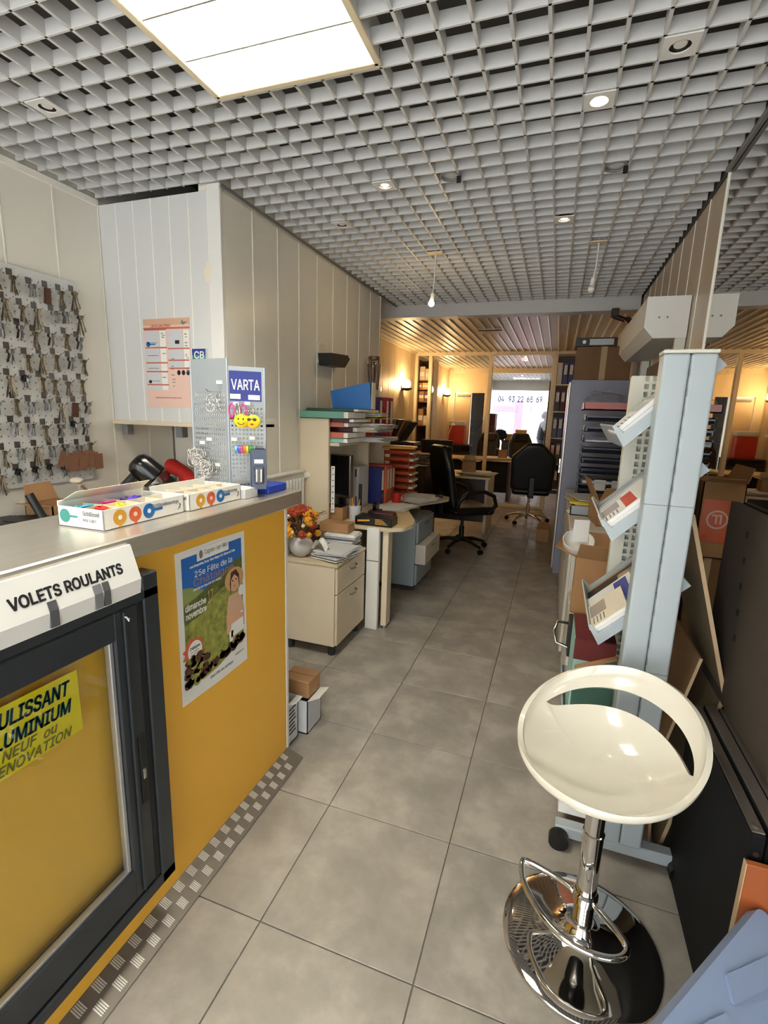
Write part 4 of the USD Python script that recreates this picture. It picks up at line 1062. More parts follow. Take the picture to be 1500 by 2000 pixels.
papers('desk_papers', 'loose white papers spread over the curved desk end', -1.28, -1.02, 4.08, 4.36, .74, 14, 4, ('paper', 'paper_warm', 'paper_grey'), .0022, .09, 40)
papers('desk_papers', 'white papers in the middle of the wavy desk', -1.32, -1.12, 3.66, 3.9, .74, 8, 5, ('paper', 'paper_warm'), .002, .06, 40)
solo('desk_phone', RBOX(-1.0, -.93, 4.33, 4.38, .7625, .785, .008, 8), 'black_plastic', 'small black gadget on the papers at the desk corner', 'phone')
mug = T('red_mug', 'red mug on the desk in front of the orange letter trays', 'mug', (-1.24, 4.0, .74))
mug.add('mug', LATHE([(.001, 0), (.036, 0), (.04, .09), (.036, .09), (.033, .006), (.001, .006)], 20, (-1.26, 3.98, .7405)), 'red', smooth=50)
mug.add('handle', TUBE_([(-1.222, 3.98, .815), (-1.195, 3.98, .81), (-1.193, 3.98, .77), (-1.223, 3.98, .76)], .005, 6), 'red', smooth=True)

# binders standing in the right bay of the hutch, letter trays
def binder(name, label, mat, x1, y0, z0, w=.07, h=.315, d=.27, lab='paper', group=None):
    t = T(name, label, 'binder', (x1 - d / 2, y0 + w / 2, z0), group=group)
    t.add('cover', J(BX(x1 - d, x1, y0, y0 + .003, z0, z0 + h, .001), BX(x1 - d, x1, y0 + w - .003, y0 + w, z0, z0 + h, .001), BX(x1 - .004, x1, y0, y0 + w, z0, z0 + h, .001)), mat)
    t.add('pages', BX(x1 - d + .01, x1 - .01, y0 + .005, y0 + w - .005, z0 + .004, z0 + h - .012, 0), 'paper')
    t.add('spine_label', BX(x1, x1 + .0012, y0 + w * .18, y0 + w * .82, z0 + h * .38, z0 + h * .92, 0), lab)
    t.add('finger_hole', CY((x1, y0 + w / 2, z0 + .07), (x1 + .0015, y0 + w / 2, z0 + .07), .013, 14), 'silver')
    return t
binder('lever_binder', 'navy blue ring binder standing in the hutch beside the monitor', 'binder_navy', -1.36, 3.86, .7405, .075)
for k, (mt, lb2) in enumerate((('binder_orange', 'orange ring binder next to the navy one in the hutch'), ('binder_orange', 'second orange ring binder from the navy one in the hutch'), ('binder_red', 'red ring binder at the far end of the lower hutch row'))):
    binder('lever_binder', lb2, mt, -1.34, 3.94 + k * .076, .7405, .072, lab='paper_warm')
for k, (mt, lb2) in enumerate((('binder_orange', 'orange binder on top of the hutch beside the blue box file'), ('binder_purple', 'purple binder with a white label on top of the hutch'), ('binder_red', 'dark red binder on the hutch top beside the purple one'), ('binder_red', 'dark red binder at the far end of the hutch top row'))):
    binder('lever_binder', lb2, mt, (-1.435, -1.40, -1.37, -1.36)[k], 3.80 + k * .077, 1.2925, .073, .34)
# shelf stack: folders
def folder(label, mat, x0, x1, y0, y1, z0, z1, turn=0):
    t = T('folder', label, 'folder', ((x0 + x1) / 2, (y0 + y1) / 2, z0))
    c = ((x0 + x1) / 2, (y0 + y1) / 2, 0)
    t.add('cover', rot(J(BX(x0, x1, y0, y1, z0, z0 + .002, 0), BX(x0, x1, y0, y1, z1 - .002, z1, 0), BX(x0, x1, y0, y0 + .003, z0, z1, 0)), 'z', turn, c), mat)
    t.add('papers', rot(BX(x0 + .01, x1 + .03, y0 + .008, y1 - .004, z0 + .003, z1 - .003, 0), 'z', turn, c), 'paper')
folder('aqua box file lowest on the hutch shelf', 'folder_aqua', -1.68, -1.38, 3.10, 3.42, 1.2925, 1.325)
folder('salmon folder stacked above the aqua file on the hutch shelf', 'folder_salmon', -1.68, -1.37, 3.10, 3.42, 1.3253, 1.365, -2)
folder('maroon folder in the middle of the hutch stack', 'folder_maroon', -1.68, -1.36, 3.2, 3.55, 1.3655, 1.40, 2)
folder('dark salmon folder near the top of the hutch stack', 'folder_salmon', -1.68, -1.38, 3.10, 3.46, 1.4005, 1.432, 1)
folder('dark maroon folder just under the green folders', 'folder_maroon', -1.67, -1.34, 3.10, 3.46, 1.4325, 1.458, 1)
folder('pale green box folder on the hutch top edge', 'folder_green', -1.685, -1.36, 3.04, 3.40, 1.4585, 1.505, 2)
folder('dark green folder on top of the pale green one', 'folder_dgreen', -1.685, -1.32, 3.16, 3.55, 1.5055, 1.525, -2)
papers('hutch_papers', 'ruffled white papers jutting from the middle of the hutch stack', -1.42, -1.22, 3.3, 3.62, 1.3655, 14, 6, ('paper', 'paper_warm'), .0022, .025, 12)
papers('hutch_papers', 'drooping white papers at the bottom of the hutch stack', -1.44, -1.20, 3.42, 3.72, 1.2925, 12, 7, ('paper',), .0025, .02, 12)
papers('hutch_papers', 'yellow and blue edged papers below the blue box file', -1.42, -1.24, 3.42, 3.66, 1.459, 8, 8, ('sign_yellow', 'cloth_navy', 'paper', 'folder_blue'), .006, .02, 12)
papers('hutch_papers', 'crumpled white sheets hanging over the hutch shelf edge', -1.42, -1.18, 3.34, 3.60, 1.398, 9, 77, ('paper', 'paper_warm', 'paper'), .003, .04, 24)
bf = T('blue_box_file', 'tilted bright blue box file on top of the hutch stack', 'box file', (-1.45, 3.4, 1.53))
g_ = frame(EX([(0, 0), (.30, .0), (.285, .190), (-.02, .125)], .075), (-1.565, 3.40, 1.5255), X1, Z1)
bf.add('cover', g_, 'folder_blue'); bf.add('spine', frame(EX([(0, 0), (.075, 0), (.07, .185), (.004, .185)], .004), (-1.265, 3.325, 1.5285), Y1, Z1), 'paper_warm', label='pale label strip on the spine end')
# red letter trays on desk
lt_ = T('letter_tray', 'stack of orange red letter trays full of papers on the desk', 'letter trays', (-1.39, 4.4, .74))
for k in range(7):
    z = .742 + k * .065
    lt_.add('tray', J(BX(-1.52, -1.27, 4.37, 4.60, z, z + .004, 0), BX(-1.52, -1.27, 4.37, 4.374, z, z + .035, 0), BX(-1.52, -1.27, 4.596, 4.60, z, z + .045, 0), BX(-1.52, -1.517, 4.37, 4.60, z, z + .045, 0)), 'tray_orange')
    lt_.add('papers', rot(BX(-1.51, -1.24, 4.385, 4.59, z + .0045, z + .018 + .004 * (k % 3), 0), 'z', (k * 5) % 7 - 3, (-1.39, 4.48, 0)), 'paper_warm')
lt_.add('corner_post', J(*[CY((x, y, .742), (x, y, 1.16), .004, 6) for x in (-1.515, -1.275) for y in (4.375, 4.595)]), 'tray_orange')
ae = T('amber_envelope', 'amber padded envelope lying on top of the letter trays', 'envelope', (-1.39, 4.45, 1.20))
ae.add('envelope', mv(rot(RBOX(-1.55, -1.24, 4.36, 4.58, 1.18, 1.203, .009, 8), 'z', 8, (-1.39, 4.47, 0)), (0, 0, .0005)), 'amber', smooth=40); ae.add('flap', rot(BX(-1.53, -1.27, 4.38, 4.46, 1.204, 1.206, 0), 'z', 8, (-1.39, 4.47, 0)), 'kraft')
# ================================================================ OFFICE
def office_chair(label, base='black_plastic', high=1.2, arms=True, backw=.5, rnd=.12):
    t = T('office_chair', label, 'office chair', local=True)
    t.add('seat', RBOX(-.26, .26, -.24, .27, .43, .53, .045, 12), 'black_leather', smooth=50)
    bk_ = HULL([[((-backw / 2 + .06, -.22, .55), .05), ((backw / 2 - .06, -.22, .55), .05), ((-backw / 2 + .05, -.30, high - .22), .05), ((backw / 2 - .05, -.30, high - .22), .05), ((-backw / 2 + rnd, -.33, high - .06), .05), ((backw / 2 - rnd, -.33, high - .06), .05)]], .05, 3)
    t.add('backrest', bk_, 'black_leather', smooth=60)
    if arms:
        t.add('headrest', RBOX(-.17, .17, -.345, -.245, high - .20, high - .02, .04, 10), 'black_leather', smooth=50)
    t.add('back_bracket', J(BX(-.04, .04, -.32, -.26, .42, .7, .01), BX(-.04, .04, -.3, .0, .40, .43, .005)), 'black_plastic')
    if arms:
        for s in (-1, 1):
            t.add('armrest', TUBE_([(s * .27, -.22, .50), (s * .31, -.21, .62), (s * .32, -.12, .70), (s * .32, .08, .71), (s * .315, .20, .66), (s * .30, .24, .55), (s * .26, .18, .46)], .022, 8), 'black_plastic', smooth=True)
    t.add('gas_column', J(CY((0, 0, .10), (0, 0, .27), .028, 14), CY((0, 0, .27), (0, 0, .42), .018, 14)), base, smooth=40)
    for k in range(5):
        a = 2 * PI * k / 5 + .3
        c, s = math.cos(a), math.sin(a)
        lg = t.add('leg', TUBE_([(0, 0, .12), (.15 * c, .15 * s, .115), (.30 * c, .30 * s, .075)], [.026, .022, .016], 8), base, smooth=True)
        n = np.array((-s, c, 0)) * .018
        p = np.array((.305 * c, .305 * s, .03))
        t.add('castor', J(CY(p - n, p - n * .2, .029, 12), CY(p + n * .2, p + n, .029, 12)), 'black_plastic', parent=lg, smooth=40)
    return t
ch = office_chair('black leather high backed executive chair drawn up to the wavy desk')
ch.place((-.93, 5.46, 0), -52)
office_chair('black swivel chair seen from behind with a chrome star base', 'chrome', 1.18, False, .60, .22).place((-.30, 7.35, 0), 6)
ch.place((-1.42, 10.12, 0), 160, 'dark armchair behind the far desk beyond the glazed partition')
ch.place((-.60, 10.38, 0), 200, 'dark chair behind the small carton on the far desk')

def desk(name, label, x0, x1, y0, y1, top, panel, legm):
    t = T(name, label, 'desk', ((x0 + x1) / 2, (y0 + y1) / 2, 0))
    t.add('desk_top', BX(x0, x1, y0, y1, .715, .745, .004), top)
    t.add('modesty_panel', BX(x0 + .06, x1 - .06, y0 + .06, y0 + .08, .15, .715, .002), panel)
    for x in (x0 + .02, x1 - .06):
        t.add('leg', BX(x, x + .04, y0 + .03, y1 - .03, 0, .715, .003), legm)
    return t
desk('office_desk', 'dark fronted desk with an open carton on it behind the executive chair', -2.3, -.745, 6.25, 6.95, 'desk_top', 'dark_wood', 'cream_board')
desk('office_desk', 'far desk beyond the glazed partition with a small carton on it', -2.2, -.72, 9.0, 9.7, 'desk_top', 'dark', 'dark_wood')
def carton(name, label, x0, x1, y0, y1, z, h, mat='kraft', flaps=((0, 1, .6), (1, 1, -.2)), turn=0, fmat=None, group=None, strip=False):
    t = T(name, label, 'box', ((x0 + x1) / 2, (y0 + y1) / 2, z), turn, local=True, group=group)
    X, Y = (x1 - x0) / 2, (y1 - y0) / 2
    e = .004
    if flaps is None:
        t.add('carton', BX(-X, X, -Y, Y, .0005, h, .004), mat)
        t.add('lid_seam', J(BX(-X, X, -.003, .003, h, h + .0012, 0)), 'kraft_dark')
    else:
        t.add('carton', J(BX(-X, X, -Y, -Y + e, .0005, h, 0), BX(-X, X, Y - e, Y, .0005, h, 0), BX(-X, -X + e, -Y, Y, .0005, h, 0), BX(X - e, X, -Y, Y, .0005, h, 0), BX(-X, X, -Y, Y, .0005, .006, 0)), mat)
        for side, f, up in flaps:
            L = (2 * Y if side < 2 else 2 * X)
            o, u, out = [((-X, -Y, h), Y1, (-1, 0, up)), ((X, Y, h), (0, -1, 0), (1, 0, up)), ((X, -Y, h), (-1, 0, 0), (0, -1, up)), ((-X, Y, h), X1, (0, 1, up))][side]
            t.add('flap', PL([(0.004, 0), (L - .004, 0), (L - .02, f * X * .8), (.02, f * X * .8)], o, u, out, .003), fmat or mat)
    if strip: t.add('tape', BX(-.025, .025, -Y - .001, -Y, .0, h, 0), 'kraft_edge')
    return t
carton('carton', 'open brown carton with raised flaps on the dark fronted desk', -1.16, -.98, 6.45, 6.65, .745, .17, 'kraft', ((0, .9, .6), (3, 1, 1.6), (1, .8, .15)), 8, 'kraft_edge')
carton('carton', 'small open carton on the far desk beyond the glass', -.98, -.83, 9.15, 9.3, .745, .17, 'kraft', ((0, .8, .8), (1, .8, .7)), 0, 'kraft_edge')
papers('desk_papers', 'pale papers around the carton on the dark fronted desk', -1.15, -.8, 6.35, 6.75, .745, 12, 12, ('paper_warm', 'paper'), .003, .08, 30)
papers('desk_papers', 'pale papers on the far desk around its carton', -1.2, -.8, 9.05, 9.5, .745, 10, 13, ('paper_warm',), .003, .08, 30)
papers('desk_papers', 'stack of papers on the left of the dark fronted desk', -2.22, -1.92, 6.38, 6.7, .745, 26, 14, ('paper_warm', 'tape_dark', 'paper'), .007, .06, 30)
papers('desk_papers', 'heap of files behind the orange letter trays', -1.74, -1.48, 5.84, 6.06, .92, 14, 15, ('paper_warm', 'tape_dark', 'kraft'), .008, .06, 30)
lc = T('side_cabinet', 'dark low cabinet against the office side wall under the files', 'cabinet', (-1.7, 5.8, 0))
lc.add('body', BX(-2.3, -1.4, 5.5, 6.1, 0, .90, .004), 'dark_wood'); lc.add('top', BX(-2.31, -1.39, 5.49, 6.11, .90, .92, .003), 'dark_wood')
bsk = T('desk_organiser', 'dark desk organiser with tilted folders on the low cabinet', 'organiser', (-1.6, 5.6, .92))
for k in range(4):
    bsk.add('folder', rot(BX(-1.92 + .06 * k, -1.90 + .06 * k, 5.52, 5.58 + .2, 1.18, 1.45, .002), 'y', 14 + 6 * k, (-1.9 + .06 * k, 5.6, 1.2)), ('paper_warm', 'black_plastic', 'kraft', 'black_plastic')[k])
bsk.add('tray', BX(-2.0, -1.55, 5.5, 5.8, 1.14, 1.18, .004), 'dark_wood'); bsk.add('post', J(BX(-1.98, -1.94, 5.52, 5.56, .9205, 1.14, 0), BX(-1.62, -1.58, 5.52, 5.56, .9205, 1.14, 0)), 'dark_wood')
dm = T('computer_monitor', 'dark computer screen on the desk behind the executive chair', 'monitor', (-1.6, 6.7, .745))
dm.add('casing', RBOX(-1.80, -1.36, 6.80, 6.84, .90, 1.16, .008, 8), 'black_plastic'); dm.add('stand', J(BX(-1.62, -1.54, 6.81, 6.84, .77, .95, .003), BX(-1.7, -1.46, 6.72, 6.9, .7455, .77, .004)), 'black_plastic')
lp2 = T('desk_lamp', 'thin pale desk lamp on the far desk in front of the red cool box', 'lamp', (-1.95, 9.2, .745))
lp2.add('arm', TUBE_([(-1.95, 9.2, .76), (-1.93, 9.2, 1.15), (-1.85, 9.15, 1.36)], .008, 6), 'white_plastic', smooth=True)
lp2.add('base', LATHE([(.001, 0), (.07, 0), (.07, .02), (.001, .022)], 16, (-1.95, 9.2, .7455)), 'white_plastic'); lp2.add('shade', LATHE([(.01, .05), (.045, 0), (.04, 0), (.006, .045)], 16, (-1.84, 9.15, 1.33)), 'white_plastic', smooth=40)
cx = T('cool_box', 'red cool box with a white lid standing by the far door', 'cool box', (-2.08, 10.9, .88))
cx.add('body', RBOX(-2.25, -1.91, 10.74, 11.0, .885, 1.29, .02, 8), 'cool_box', smooth=40); cx.add('lid', RBOX(-2.26, -1.90, 10.73, 11.01, 1.29, 1.395, .02, 8), 'white_plastic', smooth=40)
cxt = T('cool_box_stand', 'dark low unit beneath the red cool box', 'cabinet', (-2.08, 10.9, 0)); cxt.add('body', BX(-2.4, -1.76, 10.68, 11.05, 0, .86, .004), 'dark'); cxt.add('top', BX(-2.4, -1.76, 10.67, 11.06, .86, .884, .003), 'dark_wood')

# shelf unit behind the partition, left
sh = T('book_shelf', 'narrow brown shelf unit of boxes behind the left partition frame', 'shelf unit', (-2.27, 8.9, 0))
sh.add('side', BX(-2.415, -2.395, 8.6, 8.9, 0, 2.45, .002), 'shelf_wood'); sh.add('side', BX(-2.13, -2.115, 8.6, 8.9, 0, 2.45, .002), 'cream_frame')
sh.add('back', BX(-2.395, -2.13, 8.88, 8.9, 0, 2.45, 0), 'dark_wood')
SZ = (.3, .75, 1.3, 1.72, 1.93, 2.08)
for z in SZ: sh.add('shelf', BX(-2.395, -2.13, 8.6, 8.88, z, z + .02, .002), 'shelf_wood')
rs = random.Random(4)
for i, z in enumerate(SZ):
    top = (SZ + (2.44,))[i + 1]
    x = -2.385
    k = 0
    while x < -2.17:
        w = rs.uniform(.05, .11); h = min(top - z - .04, rs.uniform(.14, .32))
        mt = rs.choice(('amber', 'kraft', 'paper_warm', 'cream_edge', 'dark_red', 'tape_dark', 'kraft'))
        b = T('shelf_box', '%s box, %s from the left on the %s shelf of the brown unit' % ({'amber': 'amber', 'kraft': 'brown', 'paper_warm': 'cream', 'cream_edge': 'beige', 'dark_red': 'dark red', 'tape_dark': 'grey'}[mt], ('first', 'second', 'third', 'fourth', 'fifth')[k], ('lowest', 'second lowest', 'third lowest', 'third highest', 'second highest', 'top')[i]), 'box', (x + w / 2, 8.72, z + .02), group='boxes on the narrow brown shelf')
        b.add('carton', BX(x, min(x + w, -2.14), 8.62, 8.84, z + .0203, z + .02 + h, .003), mt)
        b.add('label', BX(x + .01, min(x + w, -2.14) - .01, 8.618, 8.62, z + .02 + h * .3, z + .02 + h * .6, 0), 'paper')
        x += w + .005; k += 1

# open metal shelf with binders at the right end of the partition
ms = T('metal_shelf', 'white metal shelf frame of binders at the right end of the partition', 'shelf unit', (.03, 8.3, 0))
for x in (-.10, .17): 
    for y in (8.08, 8.40): ms.add('post', BX(x - .012, x + .012, y - .012, y + .012, 0, 2.5, .002), 'cream_frame')
MZ = (.4, .8, 1.2, 1.6, 2.0)
for z in MZ: ms.add('shelf', BX(-.10, .17, 8.07, 8.41, z, z + .02, .002), 'cream_frame')
ms.add('top', BX(-.11, .18, 8.07, 8.41, 2.46, 2.485, .002), 'cream_frame'); ms.add('back', BX(-.09, .16, 8.395, 8.40, .3, 2.46, 0), 'dark_wood')
for i, z in enumerate(MZ):
    for k in range(3):
        mt = ('binder_navy', 'dark_wood', 'dark_red', 'tape_dark', 'black_plastic')[(i * 2 + k) % 5] if z < 1.9 else ('paper_warm', 'binder_navy', 'binder_navy')[k]
        nm = {'binder_navy': 'navy', 'dark_wood': 'brown', 'dark_red': 'dark red', 'tape_dark': 'grey', 'black_plastic': 'black', 'paper_warm': 'cream'}[mt]
        b = T('lever_binder', '%s binder on the %s shelf of the white metal frame, %s of three' % (nm, ('lowest', 'second lowest', 'middle', 'second highest', 'highest')[i], ('left', 'middle', 'right')[k]), 'binder', (-.05 + k * .08, 8.2, z + .02), group='binders on the white metal shelf')
        x = -.082 + k * .08
        b.add('cover', BX(x, x + .072, 8.09, 8.36, z + .0203, z + .335, .003), mt); b.add('spine_label', BX(x + .014, x + .058, 8.088, 8.09, z + .16, z + .30, 0), 'paper')

carton('carton', 'low brown box on the office floor beside the lilac cabinet', -.13, .02, 6.2, 6.6, 0, .16, 'kraft', None)
solo('wall_cable', TUBE_([(-2.405, 4.95, 2.5), (-2.40, 4.96, 2.0), (-2.405, 4.97, 1.4), (-2.40, 4.96, .9)], .006, 6), 'dark_wood', 'thin dark cable hanging down the office wall by the partition end', 'cable', smooth=True)
# clutter in the shop-window room
for k, (x, y, z0, h, mt, lb2) in enumerate(((-1.72, 12.4, 0, 1.55, 'dark_red', 'tall dark red cabinet near the far shop window'), (-1.05, 13.2, 0, .9, 'tape_dark', 'low grey counter in front of the far shop window'))):
    t = T('shop_cabinet', lb2, 'cabinet', (x, y, 0))
    t.add('body', BX(x - .28, x + .28, y - .2, y + .2, z0, h, .005), mt); t.add('top', BX(x - .29, x + .29, y - .21, y + .21, h, h + .03, .004), 'dark_wood')
    t.add('door_gap', BX(x - .002, x + .002, y - .203, y - .2, .1, h - .05, 0), 'dark')
carton('carton', 'yellow box beside the far shop window', -.98, -.72, 12.7, 12.9, .93, .28, 'amber', None)
carton('carton', 'pale olive box on the low grey counter', -1.25, -1.02, 12.95, 13.15, .93, .16, 'amber', None)
for x, y, z, sx, sz, mt, lb2 in ((-1.38, 12.95, .93, .17, .26, 'cloth_grey', 'grey shopping bag slumped on the low counter by the far shop window'), (-1.25, 13.78, .0, .26, .62, 'kraft_olive', 'large olive sack on the floor by the far shop window'), (-1.63, 13.1, .0, .2, .95, 'black_fabric', 'tall black bag standing left of the olive sack')):
    t = T('shopping_bag', lb2, 'bag', (x, y, z))
    g_ = trimesh.creation.icosphere(3, 1.0); g_.vertices += g_.vertex_normals * ((meshkit.fbm(g_.vertices * 2.3 + x * 9, 3, 2) - .5)[:, None]) * .5
    g_.vertices[:, 2] = np.maximum(g_.vertices[:, 2], -.8); g_.apply_scale((sx, sx * .7, sz / 1.75)); g_.apply_translation((x, y, z + .8 * sz / 1.75 + .001))
    t.add('bag', g_, mt, smooth=60); t.add('handle', TUBE_([(x - sx * .3, y, z + sz * .9), (x - sx * .15, y, z + sz * 1.15), (x + sx * .15, y, z + sz * 1.15), (x + sx * .3, y, z + sz * .9)], .008, 6), mt)

# ================================================================ RIGHT SIDE
lcb = T('lilac_cabinet', 'tall lilac grey metal cabinet standing against the right wall', 'cabinet', (.33, 5.4, 0))
lcb.add('body', BX(.08, .605, 4.95, 5.95, 0, 1.86, .004), 'lilac_metal'); lcb.add('door', BX(.062, .08, 4.965, 5.44, .05, 1.84, .003), 'metal_edge'); lcb.add('door', BX(.062, .08, 5.45, 5.935, .05, 1.84, .003), 'metal_edge')
lcb.add('handle', BX(.045, .062, 5.40, 5.42, .95, 1.1, .004), 'chrome')
carton('carton', 'large brown carton on top of the lilac cabinet', .10, .56, 4.96, 5.34, 1.86, .29, 'kraft_dark', None, 0, strip=True)
fb = T('lever_binder', 'black ring binder lying flat on the large brown carton', 'binder', (.3, 5.1, 2.152))
fb.add('cover', J(BX(.085, .43, 4.96, 5.26, 2.152, 2.156, .001), BX(.085, .43, 4.96, 5.26, 2.222, 2.226, .001), BX(.085, .43, 4.955, 4.96, 2.152, 2.226, .001)), 'black_plastic'); fb.add('pages', BX(.10, .42, 4.97, 5.25, 2.1565, 2.2215, 0), 'dark')
fb.add('spine_label', BX(.20, .40, 4.9535, 4.955, 2.162, 2.214, 0), 'paper_grey'); fb.add('finger_hole', CY((.155, 4.955, 2.189), (.155, 4.953, 2.189), .016, 14), 'silver')
bc2 = T('brown_bracket', 'brown spotlight bracket hanging under the ceiling beam at right', 'spotlight', (.45, 5.1, 2.4))
bc2.add('arm', CY((.56, 5.12, 2.37), (.38, 5.1, 2.43), .022, 10), 'dark_wood'); bc2.add('clamp', BX(.36, .42, 5.06, 5.138, 2.42, 2.49, .004), 'dark_wood'); bc2.add('head', CY((.50, 5.08, 2.39), (.53, 5.0, 2.34), .03, 12), 'dark_wood')

wu = T('white_drawer_units', 'row of white drawer cabinets under the letter trays on the right', 'drawer cabinet', (.35, 3.8, 0))
wu.add('body', BX(.155, .545, 3.08, 4.82, .05, .84, .003), 'unit_white')
for k in range(4):
    y = 3.085 + k * .435
    wu.add('door', BX(.137, .155, y, y + .425, .055, .835, .004), 'unit_white')
    wu.add('door_handle', BX(.128, .137, y + .39, y + .40, .55, .68, .002), 'chrome')
wu.add('plinth', BX(.16, .54, 3.1, 4.8, 0, .05, 0), 'dark_foot')
wu.add('worktop', BX(.125, .548, 3.06, 4.84, .84, .865, .003), 'unit_white')
lt2 = T('tray_tower', 'tower of dark blue letter trays with a red tray on top', 'letter trays', (.36, 4.2, .865))
lt2.add('red_tray', J(BX(.17, .545, 3.98, 4.4, 1.575, 1.582, 0), BX(.17, .545, 3.98, 3.985, 1.575, 1.63, 0), BX(.17, .175, 3.98, 4.4, 1.575, 1.63, 0), BX(.54, .545, 3.98, 4.4, 1.575, 1.63, 0)), 'tray_red', label='red tray on top')
for k in range(9):
    z = .868 + k * .078
    lt2.add('tray', J(BX(.19, .545, 4.0, 4.4, z, z + .006, .001), BX(.19, .545, 4.0, 4.006, z, z + .04, 0), BX(.19, .196, 4.0, 4.4, z, z + .05, 0), BX(.539, .545, 4.0, 4.4, z, z + .05, 0)), 'tray_navy')
    lt2.add('papers', rot(BX(.205, .53, 3.985, 4.38, z + .0065, z + .02 + .004 * (k % 3), 0), 'z', (k * 7) % 5 - 2, (.37, 4.2, 0)), 'paper_grey' if k in (2, 6) else 'cloth_navy')
for k in range(2): lt2.add('label_card', BX(.30 + k * .12, .38 + k * .12, 3.994, 4.0, .98, 1.06, 0), 'paper')
pbag = T('plastic_bag', 'crumpled clear plastic bag lying on the red tray', 'plastic bag', (.3, 4.15, 1.63))
bm_ = trimesh.creation.icosphere(3, .1); bm_.vertices += bm_.vertex_normals * ((meshkit.fbm(bm_.vertices * 22, 3, 3) - .5)[:, None]) * .09; bm_.apply_scale((1.3, 1, .6)); bm_.apply_translation((.31, 4.14, 1.652))
pbag.add('film', bm_, 'polybag', smooth=25); pbag.add('knot', TUBE_([(.31, 4.14, 1.70), (.33, 4.12, 1.73), (.36, 4.1, 1.72)], [.014, .008, .016], 7), 'polybag')
dt = T('desk_tray', 'grey low tray of papers on the white drawer cabinets', 'tray', (.22, 3.75, .865))
dt.add('tray', J(BX(.132, .42, 3.5, 3.95, .8653, .872, .001), BX(.132, .14, 3.5, 3.95, .8653, .93, .001), BX(.132, .42, 3.5, 3.508, .8653, .93, .001)), 'rack_grey')
papers('tray_papers', 'mixed papers and a yellow pad in the grey low tray', .16, .36, 3.55, 3.9, .8725, 16, 31, ('paper', 'paper_warm', 'sign_yellow', 'kraft', 'paper_grey'), .006, .03, 16)
carton('carton', 'brown carton with a raised flap on the white cabinets by the letter trays', .26, .54, 3.2, 3.5, .865, .16, 'kraft', ((0, 1.2, 2.2), (2, 1.0, 1.2), (1, .8, 1.4)), 6)
carton('carton', 'open brown carton standing lower behind the brochure stand', .17, .43, 2.62, 2.92, .50, .30, 'kraft', ((0, 1.1, .35), (2, 1.0, 1.5), (3, .9, .9)), -8)
stl = T('low_stand', 'low white storage unit under the carton behind the brochure stand', 'storage unit', (.3, 2.75, 0))
stl.add('body', BX(.165, .58, 2.50, 3.03, .0, .499, .003), 'unit_white')
for k in range(3): stl.add('drawer', BX(.15, .165, 2.505 + .175 * k, 2.67 + .175 * k, .04, .48, .003), 'unit_white')
lgc = T('logo_carton', 'open kraft carton with an orange printed square beside the mirror', 'box', (.497, 2.66, .90))
lgc.add('carton', J(BX(.415, .58, 2.52, 2.525, .9005, 1.25, 0), BX(.415, .58, 2.80, 2.805, .9005, 1.25, 0), BX(.415, .419, 2.52, 2.805, .9005, 1.25, 0), BX(.576, .58, 2.52, 2.805, .9005, 1.25, 0), BX(.415, .58, 2.52, 2.805, .9005, .905, 0)), 'kraft')
lgc.add('flap', PL([(0, 0), (.165, 0), (.15, .06), (.02, .06)], (.415, 2.52, 1.25), X1, (0, -.9, .35), .003), 'kraft')
lgc.add('flap', PL([(0, 0), (.285, 0), (.265, .07), (.02, .07)], (.415, 2.805, 1.25), (0, -1, 0), (-.3, 0, .9), .003), 'kraft')
lgc.add('print', PL(RECT(.015, .07, .14, .265), (.43, 2.5195, .905), X1, Z1, .0006), 'binder_orange')
lgc.add('print_ring', PL(Polygon(ELL(.078, .175, .043, n=28)).difference(Polygon(ELL(.078, .175, .035, n=28))).union(sbox(.06, .155, .068, .20)).union(sbox(.078, .155, .086, .195)).union(sbox(.06, .19, .10, .198)), (.43, 2.5188, .905), X1, Z1, .0006, .0004), 'paper_pink')
dcx = T('dark_carton', 'dark brown carton under the kraft carton with the orange square', 'box', (.497, 2.66, .5))
dcx.add('carton', BX(.435, .585, 2.53, 2.90, .4995, .9, .003), 'kraft_dark'); dcx.add('tape', BX(.50, .53, 2.528, 2.53, .5, .9, 0), 'kraft_edge')

# wall gondola: canopy, upright, back panel
gd = T('wall_gondola', 'white shop gondola canopy on perforated uprights along the laminate wall', 'gondola', (.5, 3.4, 0))
prof = [(.398, 2.168), (.608, 2.168), (.608, 1.952), (.446, 1.952), (.396, 2.01)]
gcan = EX(prof, 1.22); gcan.apply_transform(np.array([[1, 0, 0, 0], [0, 0, -1, 4.37], [0, 1, 0, 0], [0, 0, 0, 1.0]]))
cp = gd.add('canopy', gcan, 'canopy_white')
gd.add('screw', J(*[CY((x, 3.15, 2.06), (x, 3.146, 2.06), .005, 10) for x in (.465, .505)]), 'ink_grey', parent=cp)
for y in (3.16, 4.30):
    gd.add('upright', frame(EX(RECT(0, 0, .05, 1.96), .03), (.558, y + .03, 0), X1, Z1), 'stand_cream')
gd.add('back_panel', BX(.598, .606, 3.2, 4.3, .9, 1.9, .001), 'dark_wood')

